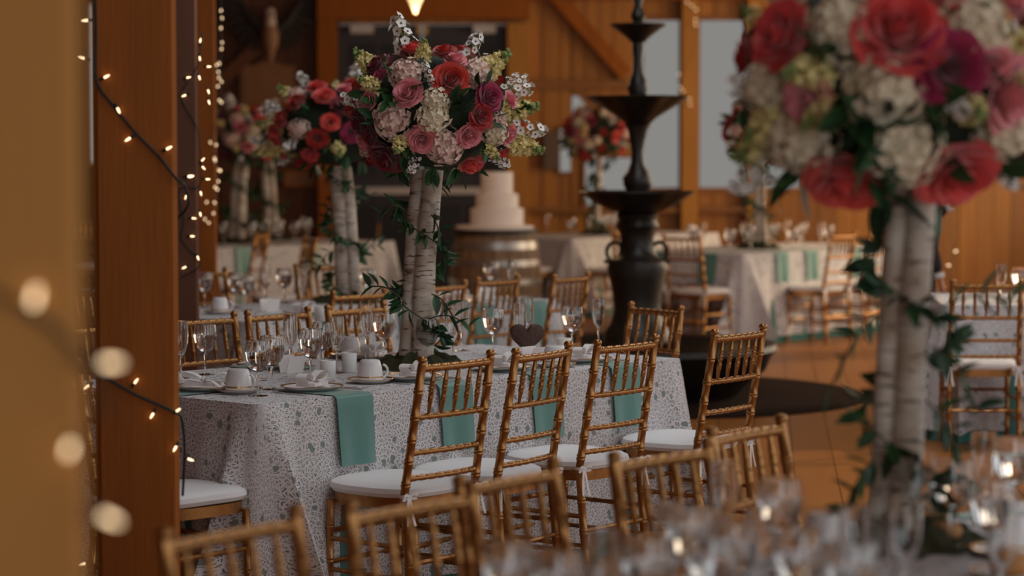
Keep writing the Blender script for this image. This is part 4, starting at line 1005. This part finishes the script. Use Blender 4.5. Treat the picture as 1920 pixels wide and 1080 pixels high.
dup(CP0, 'sunlit blurred flower ball left of the fountain stem, far middle table', (T7.p(1.15, 0.6).x, T7.p(1.15, 0.6).y, ZT + 0.004), 5.0, gcp)
# ================================================================== FOUNTAIN, MAT, BARREL, CAKE
FY = 16.2; fs = F / FY; FX = (1195 - 960) / fs
def zf(py): return aty(960, py, FY).z
mat_o = MB().lathe([(0, 0.012), (1.46, 0.012), (1.50, 0.008), (1.51, 0.0005), (0, 0.0005)], 64).build('round_mat', RUG)
mat_o.location = (FX + 0.03, FY - 0.05, 0); tag(mat_o, 'large round dark mat on the floor under the fountain', 'mat')
ft = thing('tiered_fountain', 'dark cast iron three tier fountain with handled urn in front of the windows', 'fountain', (FX, FY, 0.012))
def fl(name, prof, seg=36, scal=None):
    return MB().lathe([(r / fs, zf(y) - 0.012) for r, y in prof], seg, scal=scal).build(name, IRON, ft)
zb = lambda y: y
pb = MB().lathe([(0.0, 0.10), (0.55, 0.10), (0.80, 0.22), (0.86, 0.32), (0.93, 0.335), (0.94, 0.30), (0.90, 0.25), (0.86, 0.16), (0.72, 0.04), (0.70, 0.0), (0.0, 0.0)], 48).build('pool_basin', IRON, ft)
fl('pedestal', [(0, 640), (64, 640), (62, 622), (50, 606), (44, 580), (46, 552), (52, 525), (57, 502), (54, 490), (40, 482), (33, 468), (31, 445), (36, 432), (41, 424), (36, 412), (40, 402), (30, 394), (0, 394)])
scl = lambda amp: (lambda r, z, a: amp * math.sin(9 * a) * min(1, max(0, (r * fs - 40) / 50)))
fl('lower_bowl', [(0, 400), (30, 400), (52, 394), (80, 380), (98, 366), (108, 360), (106, 358), (94, 364), (70, 374), (0, 378)], 72, scl(0.03))
fl('lower_stem', [(0, 380), (20, 376), (22, 356), (26, 348), (28, 334), (20, 322), (13, 306), (11, 285), (15, 262), (18, 245), (24, 234), (0, 232)])
fl('middle_bowl', [(0, 236), (22, 234), (34, 222), (62, 204), (84, 190), (95, 182), (92, 180), (78, 188), (50, 200), (0, 204)], 72, scl(0.045))
fl('upper_stem', [(0, 206), (14, 202), (16, 178), (20, 166), (17, 152), (11, 138), (9, 110), (12, 90), (10, 80), (0, 80)])
fl('upper_bowl', [(0, 82), (12, 80), (22, 70), (40, 56), (53, 47), (51, 45), (36, 53), (0, 60)], 72, scl(0.05))
fl('finial', [(0, 62), (8, 58), (9, 44), (14, 30), (9, 18), (7, 8), (12, -6), (9, -20), (4, -38), (0, -46)])
for s_ in (-1, 1):
    pts = [(s_ * (42 + 15 * math.cos(a)) / fs, 0, zf(472) - 0.012 + 18 / fs * math.sin(a)) for a in [PI * 1.05 - k * (PI * 1.35) / 12 for k in range(13)]]
    MB().tube([(s_ * 31 / fs, 0, zf(484) - 0.012)] + pts + [(s_ * 62 / fs, 0, zf(492) - 0.012)], 0.014, 8).build('urn_handle', IRON, ft)
# barrel with staves and hoops
BY = 20.5; bs = F / BY; BX = (929 - 960) / bs
br = thing('wine_barrel', 'upright oak barrel with metal hoops carrying the white cake', 'barrel', (BX, BY, 0))
HB = aty(960, 430, BY).z - 0.03; NB = 22
def rb(z): q = 2 * z / HB - 1; return 0.335 + 0.055 * (1 - q * q)
zs = [HB * k / 10 for k in range(11)]
bl = MB()
for z in zs: pass
def stave():
    a0, a1 = -PI / NB + 0.006, PI / NB - 0.006; b_ = MB(); vs_ = []
    for z in zs:
        for rr in (rb(z), rb(z) - 0.025):
            for a in (a0, 0, a1): vs_.append((rr * math.cos(a), rr * math.sin(a), z))
    fs_ = []
    for j in range(10):
        o = j * 6
        for k in range(2): fs_.append((o + k, o + k + 1, o + k + 7, o + k + 6)); fs_.append((o + 3 + k, o + 9 + k, o + 10 + k, o + 4 + k))
        fs_.append((o, o + 6, o + 9, o + 3)); fs_.append((o + 2, o + 5, o + 11, o + 8))
    for o in (0, 60): fs_.append((o, o + 3, o + 4, o + 1)); fs_.append((o + 1, o + 4, o + 5, o + 2))
    return b_.add(vs_, fs_).mesh('stave', STAVE)
SM = stave()
for k in range(NB): link('stave', SM, br, rot=(0, 0, 2 * PI * k / NB))
for z0, z1 in ((0.86, 0.93), (0.71, 0.765), (0.545, 0.595), (0.395, 0.445), (0.225, 0.28), (0.06, 0.13)):
    a, b = z0 * HB, z1 * HB
    MB().lathe([(rb(a) - 0.001, a), (rb(a) + 0.005, a), (rb(b) + 0.005, b), (rb(b) - 0.001, b)], 48).build('hoop', HOOP, br)
MB().lathe([(0, HB - 0.02), (rb(HB) - 0.024, HB - 0.02), (rb(HB) - 0.024, HB - 0.04), (0, HB - 0.04)], 44).build('barrel_head', STAVE, br)
MB().lathe([(0, HB + 0.03), (0.355, HB + 0.03), (0.362, HB + 0.022), (0.362, HB + 0.002), (0, HB + 0.002)], 48).build('lid_board', BLACKT, br)
ZB = HB + 0.030
tray = MB().lathe([(0, 0.0), (0.32, 0.0), (0.335, 0.006), (0.335, 0.03), (0.32, 0.034), (0, 0.034)], 48).build('cake_board', ICING); tray.location = (BX - 0.01, BY, ZB)
tag(tray, 'flat white board under the cake on the barrel', 'cake board')
ck = thing('wedding_cake', 'plain white three tier wedding cake on the barrel', 'cake', (BX + 0.012, BY, ZB + 0.034))
def zc(py): return aty(960, py, BY).z - (ZB + 0.034)
for (r, z0, z1) in ((50, 0.0, zc(390)), (40, zc(390), zc(363)), (30, zc(363), zc(322))):
    R = r / bs
    MB().lathe([(0, z0), (R, z0), (R, z1 - 0.012), (R - 0.004, z1 - 0.003), (R - 0.012, z1), (0, z1)], 48).build('cake_tier', ICING, ck)
    MB().tube([(R * 1.005 * math.cos(a), R * 1.005 * math.sin(a), z0 + 0.008) for a in [2 * PI * k / 40 for k in range(41)]], 0.007, 6, cap=False).build('piped_border', ICING, ck)

# ================================================================== WALL ORNAMENTS, LAMPS
YW = FAR_Y - 0.03
pq = thing('wall_plaque', 'brown wooden plaque with a scalloped top on the dark wall', 'plaque', (fx(505), YW, fz(162)))
hw_, hh_ = (fx(556) - fx(453)) / 2, (fz(122) - fz(200)) / 2
top = [(-hw_ + 2 * hw_ * k / 20, hh_ + (0.06 * math.exp(-((k - 10) / 1.8) ** 2) + (0.025 if 6 <= k <= 14 else 0))) for k in range(21)]
MB().prism([(-hw_, -hh_)] + top + [(hw_, -hh_)], -0.03, 0.025).build('board', PLAQ, pq, smooth=False)
MB().box(-hw_ * 0.86, hw_ * 0.86, -0.04, -0.029, -hh_ * 0.84, hh_ * 0.84).build('inset_panel', PLAQ, pq, smooth=False)
MB().box(-hw_, hw_, -0.045, -0.03, -hh_, -hh_ * 0.9).build('lower_moulding', W_POST, pq, smooth=False)
sp = thing('framed_sign', 'small brown framed sign low on the dark wall left of the door', 'sign', (fx(565), YW, fz(335)))
MB().box(-0.17, 0.17, -0.02, 0.02, -0.075, 0.075).build('panel', PLAQ, sp, smooth=False)
fr_ = MB().box(-0.19, 0.19, -0.035, 0.02, 0.075, 0.095).box(-0.19, 0.19, -0.035, 0.02, -0.095, -0.075).box(-0.19, -0.17, -0.035, 0.02, -0.075, 0.075).box(0.17, 0.19, -0.035, 0.02, -0.075, 0.075)
fr_.build('frame', W_POST, sp, smooth=False)
MB().box(fx(1018), fx(1048), YW - 0.10, YW + 0.025, fz(316), fz(246)).box(fx(1021), fx(1045), YW - 0.106, YW - 0.099, fz(312), fz(250)).build('wall_box', GREYM, smooth=False)
wb = bpy.data.objects['wall_box']; wb.data.materials[0] = pmat('brown_grey_box', (0.13, 0.085, 0.06), 0.6); tag(wb, 'brown grey cabinet box on the orange boards beside the small windows', 'box')
# carved eagle above the plaque
eg = thing('carved_eagle', 'dark carved eagle with raised wings and pale head above the plaque', 'ornament', (fx(512), YW - 0.12, fz(70)))
MB().ball((0, 0, 0.0), (0.10, 0.09, 0.20), 16, 12).tube([(0, 0, -0.15), (0, 0.02, -0.30)], [0.06, 0.02], 8).build('body', EAGLEB, eg)
MB().ball((0, -0.02, 0.26), (0.062, 0.07, 0.075), 14, 10).tube([(0, 0, 0.12), (0, -0.01, 0.22)], [0.075, 0.058], 10).tube([(0.02, -0.06, 0.265), (0.05, -0.11, 0.25), (0.055, -0.12, 0.225)], [0.024, 0.014, 0.004], 8).build('head', EAGLEH, eg)
MB().box(-0.05, 0.05, 0.05, 0.148, -0.10, 0.08).build('wall_bracket', EAGLE, eg, smooth=False)
for s_ in (-1, 1):
    wg = MB().tube([(s_ * 0.07, 0.02, 0.05), (s_ * 0.22, 0.03, 0.20), (s_ * 0.36, 0.04, 0.42)], [0.055, 0.05, 0.03], 8)
    wo = wg.build('wing', EAGLE, eg)
    for k in range(9):
        q = k / 8; a0 = Vector((s_ * (0.10 + 0.26 * q), 0.03, 0.06 + 0.34 * q)); dr = Vector((s_ * (0.28 + 0.40 * q), 0, -0.62 + 0.95 * q)).normalized() * (0.26 + 0.10 * q)
        pp = Vector((-dr.z, 0, dr.x)).normalized() * 0.035
        b_ = MB(); pts = [a0 - pp, a0 + pp, a0 + dr * 0.8 + pp * 0.9, a0 + dr, a0 + dr * 0.8 - pp * 0.9]
        yy = 0.012 * (k % 2); b_.prism([(v.x, v.z) for v in pts], 0.015 + yy, 0.035 + yy); b_.build('feather', EAGLE, wo)
# hanging lamp
ly = 19.0; lp = aty(779, 12, ly)
la = thing('pendant_lamp', 'glowing warm teardrop pendant lamp at the top edge above the flower ball', 'lamp', (lp.x, ly, lp.z))
MB().lathe([(0, -0.06), (0.012, -0.052), (0.035, 0.0), (0.065, 0.06), (0.072, 0.10), (0.05, 0.14), (0.022, 0.16), (0, 0.16)], 24).build('glass_shade', LAMPG, la)
MB().lathe([(0, 0.155), (0.03, 0.155), (0.03, 0.20), (0.012, 0.215), (0, 0.215)], 16).build('cap', BLACKT, la)
MB().tube([(0, 0, 0.21), (0, 0, ROOF_Z - lp.z)], 0.004, 6).build('cord', BLACKT, la)
lt = bpy.data.lights.new('pendant_light', 'POINT'); lt.energy = 22; lt.color = (1.0, 0.62, 0.30); lt.shadow_soft_size = 0.08
lo = bpy.data.objects.new('pendant_light', lt); COL.objects.link(lo); lo.location = (lp.x, ly, lp.z - 0.20)

# ================================================================== FAIRY LIGHTS
bulb_me = MB().lathe([(0.0, 0.0), (0.0032, 0.001), (0.0034, 0.010), (0.0022, 0.017), (0.0, 0.021)], 8).mesh('bulb', BULB)
sock_me = MB().lathe([(0.0, -0.014), (0.0042, -0.014), (0.0042, 0.001), (0.0, 0.001)], 8).mesh('socket', WIRE)
def string_lights(label, wire, bulbs, size=1.0, wr_=0.0035, group='fairy light strings'):
    """wire: world points; bulbs: (world point, direction)"""
    t = thing('fairy_light_string', label, 'string lights', (0, 0, 0), 0, group)
    if len(wire) > 1: MB().tube(wire, wr_, 6).build('wire', WIRE, t)
    for p, d in bulbs:
        q = Vector(d).normalized().to_track_quat('Z', 'Y')
        b_ = link('bulb', bulb_me, t, p, q, size); link('socket', sock_me, b_)
    return t
def smooth(pts, n=6):
    out = []; P = [Vector(q) for q in pts]
    for i in range(len(P) - 1):
        a, b, c, d = P[max(0, i - 1)], P[i], P[i + 1], P[min(len(P) - 1, i + 2)]
        for k in range(n):
            t_ = k / n; out.append(0.5 * (2 * b + (c - a) * t_ + (2 * a - 5 * b + 4 * c - d) * t_ ** 2 + (3 * b - 3 * c + d - a) * t_ ** 3))
    return out + [P[-1]]
def om(px, py): return onface('mid', px, py, 0.246)
wm = [om(178, -10), om(180, 70), om(180, 150), om(210, 195), om(255, 250), om(300, 296), om(333, 338)]
def mside(px, py, back): return om(px, py) + Vector((0.008 if px > 256 else -0.008, back, 0))
wrap = [mside(338, 350, 0.05), mside(338, 400, 0.27) + Vector((-0.03, 0, 0)), mside(256, 480, 0.29) + Vector((-0.04, 0, 0)), mside(170, 560, 0.26) + Vector((-0.04, 0, 0)), mside(174, 660, 0.03)]
w2 = [om(178, 700), om(205, 712), om(250, 738), om(300, 760), om(332, 775)]
w3 = [mside(336, 790, 0.01), mside(336, 850, 0.06), mside(336, 950, 0.24) + Vector((-0.03, 0, 0))]
def fbulbs(key, wdt, lst): return [(onface(key, px, py, wdt, 0.010), (dx, -0.25, -dy)) for px, py, dx, dy in lst]
bulbs = fbulbs('mid', 0.246, [(166, 38, -1, 0.1), (160, 110, -1, -0.3), (195, 146, 1, -.5), (220, 202, .4, .8), (245, 258, -.9, .6), (312, 280, 1, -.5), (352, 331, 1, -.1), (168, 722, -.8, .6), (252, 719, .7, -.9), (288, 774, -.5, .9), (331, 771, .3, -.2), (331, 836, -.3, .6), (352, 860, 1, .3), (162, 1056, -.8, .2)])
string_lights('dark green fairy light string wrapped round the square brown post in focus', smooth(wm + wrap + w2 + w3), bulbs, 1.0, 0.0042)
def on_(px, py): return onface('near', px, py, 0.21)
wn = [on_(-60, 520), on_(60, 585), on_(130, 640), on_(150, 680)]
string_lights('out of focus fairy light string on the pale near post with large glowing discs', smooth(wn + [on_(158, 700) + Vector((0.004, 0.03, 0)), on_(158, 800) + Vector((0.004, 0.12, 0))]),
              [(on_(62, 571), (0.2, -0.3, 0.6)), (on_(193, 680), (1, -.2, 0)), (on_(132, 834), (0, -1, -0.5)), (on_(192, 966), (1, -.2, -.4))], 1.0, 0.003)
l3 = [(350, 146, 1, -.2), (349, 178, -1, .4), (354, 332, 1, -.2), (350, 366, -.3, .8), (360, 409, 1, .1), (357, 443, 1, 0), (349, 500, -.6, .3), (375, 80, .2, -1), (374, 106, .2, 1), (388, 125, 1, 0), (373, 142, .3, 1), (390, 168, .3, 1), (391, 188, .3, 1), (378, 302, 1, -1), (379, 312, 1, 1), (376, 359, .2, .8), (386, 336, 1, 0), (375, 398, .2, .8), (370, 480, .3, .8)]
w3_ = [onface('third', 380, 60, 0.232, 0.008), onface('third', 372, 120, 0.232, 0.008), onface('third', 345, 165, 0.232, 0.008), onface('third', 342, 190, 0.232, 0.008), onface('third', 372, 250, 0.232, 0.008), onface('third', 376, 345, 0.232, 0.008), onface('third', 340, 352, 0.232, 0.008), onface('third', 338, 380, 0.232, 0.008), onface('third', 345, 415, 0.232, 0.008), onface('third', 342, 450, 0.232, 0.008), onface('third', 376, 495, 0.232, 0.008), onface('third', 340, 520, 0.232, 0.008)]
string_lights('fairy light string zigzagging down the dark post right of the brown post', smooth(w3_), fbulbs('third', 0.232, l3), 1.15, 0.003)
y4 = 17.82
l4 = [(414, 21), (416, 33), (414, 54), (416, 79), (415, 93), (411, 118), (406, 123), (409, 134), (410, 147), (415, 152), (408, 163), (411, 187), (415, 193), (394, 266), (405, 273), (402, 296), (403, 302), (410, 318), (413, 321), (409, 339), (403, 352), (407, 354), (387, 380), (402, 379), (400, 401), (384, 410), (391, 419)]
string_lights('pale string of out of focus lights hanging beside the far orange post', smooth([Vector((aty(414, -20, y4).x, y4, ROOF_Z)), aty(414, -20, y4), aty(415, 60, y4), aty(413, 130, y4), aty(412, 200, y4), aty(400, 260, y4), aty(408, 330, y4), aty(400, 390, y4), aty(386, 425, y4)]), [(aty(x, y, y4), (0.3, -1, 0.4 * (-1) ** k)) for k, (x, y) in enumerate(l4)], 1.5, 0.003)
y5 = FAR_Y - 0.20
l5 = [(1288, 5), (1297, 12), (1305, 19), (1303, 38), (1304, 47), (1275, 165), (1280, 171), (1292, 186), (1293, 197), (1272, 140)]
string_lights('fairy light string on the pale timber between the tall windows', smooth([aty(1286, -10, y5), aty(1300, 30, y5), aty(1300, 90, y5), aty(1276, 150, y5), aty(1294, 205, y5)]), [(aty(x, y, y5), (0.3, -1, 0.4)) for x, y in l5], 1.6, 0.003)
y6 = 21.0
string_lights('two fairy lights by the orange boards right of the waiter', [Vector((aty(1782, 440, y6).x, y6, ROOF_Z)), aty(1782, 440, y6), aty(1790, 470, y6), aty(1780, 500, y6), aty(1788, 700, y6)], [(aty(1789, 472, y6), (1, -.5, .3)), (aty(1781, 498, y6), (-1, -.5, .2))], 1.6, 0.003)
# ================================================================== PERSON (dark suited waiter, side on, behind the right hand table)
def skin_body(name, verts, edges, radii, mat, parent, root=0, sub=2):
    me = bpy.data.meshes.new(name); me.from_pydata(verts, edges, []); o = link(name, me, parent)
    md = o.modifiers.new('skin', 'SKIN'); md.use_smooth_shade = True
    sl = me.skin_vertices[0].data if me.skin_vertices else None
    if sl is None:
        bpy.context.view_layer.objects.active = o; bpy.ops.mesh.customdata_skin_add(); sl = me.skin_vertices[0].data
    for i, r in enumerate(radii):
        sl[i].radius = r if isinstance(r, tuple) else (r, r); sl[i].use_root = (i == root)
    sd = o.modifiers.new('sub', 'SUBSURF'); sd.levels = sub; sd.render_levels = sub
    me.materials.append(mat); return o
py_ = 15.4; pp_ = aty(1726, 545, py_)
man = thing('person', 'person in a dark suit standing side on behind the right hand table, one hand low', 'person', (pp_.x, py_, 0))
# local axes: faces +X; camera side is -Y (his right arm)
V = [(0, 0, 0.92), (0.0, 0, 1.10), (0.01, 0, 1.30), (0.0, 0, 1.44), (0.02, 0, 1.50),                # pelvis .. neck base
     (0.0, -0.09, 0.86), (0.02, -0.10, 0.50), (-0.01, -0.10, 0.11),                                    # right leg
     (0.0, 0.09, 0.86), (0.05, 0.10, 0.50), (0.06, 0.10, 0.11),                                        # left leg
     (0.0, -0.17, 1.41), (0.0, -0.225, 1.12), (0.07, -0.235, 0.865),                                    # right arm hangs
     (0.0, 0.17, 1.41), (0.03, 0.23, 1.16), (0.19, 0.16, 1.27)]                                        # left arm bent up
E = [(0, 1), (1, 2), (2, 3), (3, 4), (0, 5), (5, 6), (6, 7), (0, 8), (8, 9), (9, 10), (3, 11), (11, 12), (12, 13), (3, 14), (14, 15), (15, 16)]
R = [(0.13, 0.15), (0.125, 0.15), (0.135, 0.17), (0.09, 0.12), (0.062, 0.062), 0.092, 0.066, 0.052, 0.092, 0.066, 0.052, 0.068, 0.052, 0.040, 0.068, 0.052, 0.040]
skin_body('suited_body', V, E, R, SUIT, man)
# head and neck as one mesh with face features
hd = MB()
def head_fn(u, v):
    a, b = 2 * PI * u, PI * (v - 0.5); x, y, z = math.cos(b) * math.cos(a), math.cos(b) * math.sin(a), math.sin(b)
    rx = 0.095; ry = 0.074; rz = 0.118
    if z < 0: ry *= 1 + 0.22 * z; rx *= 1 + 0.05 * z
    X = x * rx; Y = y * ry; Z = z * rz
    f = max(0, x)
    if f > 0.5:
        X += 0.022 * math.exp(-(Y / 0.012) ** 2 - ((Z + 0.012) / 0.022) ** 2)                       # nose
        X -= 0.010 * (math.exp(-((abs(Y) - 0.030) / 0.013) ** 2 - ((Z - 0.012) / 0.012) ** 2))        # eye sockets
        X += 0.006 * math.exp(-(Y / 0.022) ** 2 - ((Z + 0.050) / 0.008) ** 2)                        # lips
        X += 0.008 * math.exp(-(Y / 0.022) ** 2 - ((Z + 0.092) / 0.016) ** 2)                        # chin
    return (0.045 + X, Y, 1.66 + Z)
hd.grid(head_fn, 40, 28); hd.tube([(0.01, 0, 1.46), (0.022, 0, 1.53), (0.03, 0, 1.60)], [0.060, 0.054, 0.056], 14)
for s_ in (-1, 1): hd.ball((0.035, s_ * 0.076, 1.655), (0.018, 0.010, 0.030), 10, 8)
head = hd.build('head', SKIN, man)
for s_ in (-1, 1):
    MB().ball((0.127, s_ * 0.030, 1.672), 0.0095, 10, 8).build('eye', SHIRT, head)
    MB().ball((0.1345, s_ * 0.030, 1.672), 0.0045, 8, 6).build('iris', HAIR, head)
MB().tube([(0.140, -0.02, 1.612), (0.147, 0, 1.610), (0.140, 0.02, 1.612)], 0.004, 6).build('mouth', pmat('lips', (0.42, 0.13, 0.10), 0.5), head)
def hair_fn(u, v):
    a, b = 2 * PI * u, PI * (0.47 + 0.53 * v - 0.5) ; lim = 0.10 - 0.55 * max(0, -math.cos(a)); b = lim + (PI / 2 - lim) * v
    return (0.040 + 0.101 * math.cos(b) * math.cos(a), 0.082 * math.cos(b) * math.sin(a), 1.672 + 0.120 * math.sin(b))
MB().grid(hair_fn, 32, 12).build('hair', HAIR, man)
MB().lathe([(0.060, 1.475), (0.064, 1.50), (0.060, 1.525), (0.055, 1.52), (0.056, 1.475)], 18, (0.016, 0, 0)).build('shirt_collar', SHIRT, man)
for (p_, d_) in (((0.076, -0.236, 0.850), (0.25, 0, -1)), ((0.205, 0.152, 1.28), (0.75, -0.3, 0.5))):
    d_ = Vector(d_).normalized(); p_ = Vector(p_); M = Matrix.Translation(p_) @ d_.to_track_quat('Z', 'Y').to_matrix().to_4x4()
    MB().lathe([(0.030, -0.02), (0.034, -0.018), (0.034, 0.010), (0.030, 0.012)], 14, mat=M).build('shirt_cuff', SHIRT, man)
    hv = [(0, 0, 0), (0, 0, 0.045), (0, 0, 0.085)]; he = [(0, 1), (1, 2)]; hr = [(0.022, 0.020), (0.036, 0.017), (0.038, 0.015)]
    for k in range(4):
        x = -0.030 + 0.020 * k; ln = (0.062, 0.074, 0.078, 0.066)[k]; i = len(hv)
        hv += [(x, 0, 0.098), (x * 1.05, 0.010, 0.098 + ln * 0.45), (x * 1.05, 0.030, 0.098 + ln * 0.85)]; he += [(2, i), (i, i + 1), (i + 1, i + 2)]; hr += [0.0098, 0.0092, 0.0078]
    i = len(hv); hv += [(0.034, 0.008, 0.040), (0.052, 0.020, 0.070), (0.050, 0.032, 0.098)]; he += [(1, i), (i, i + 1), (i + 1, i + 2)]; hr += [0.012, 0.0105, 0.009]
    skin_body('hand', [tuple(M @ Vector(q)) for q in hv], he, hr, SKIN, man, 0, 1)
for (x, y) in ((-0.01, -0.10), (0.06, 0.10)):
    MB().grid(lambda u, v, x=x, y=y: (x - 0.085 + 0.29 * v, y + 0.048 * math.cos(2 * PI * u) * math.sin(PI * min(1, 0.12 + 0.85 * v)) ** 0.6, max(0.002, 0.052 + (0.075 - 0.055 * v) * math.sin(2 * PI * u) * math.sin(PI * min(1, 0.15 + 0.8 * v)) ** 0.6)), 16, 12).build('shoe', SHOE, man)
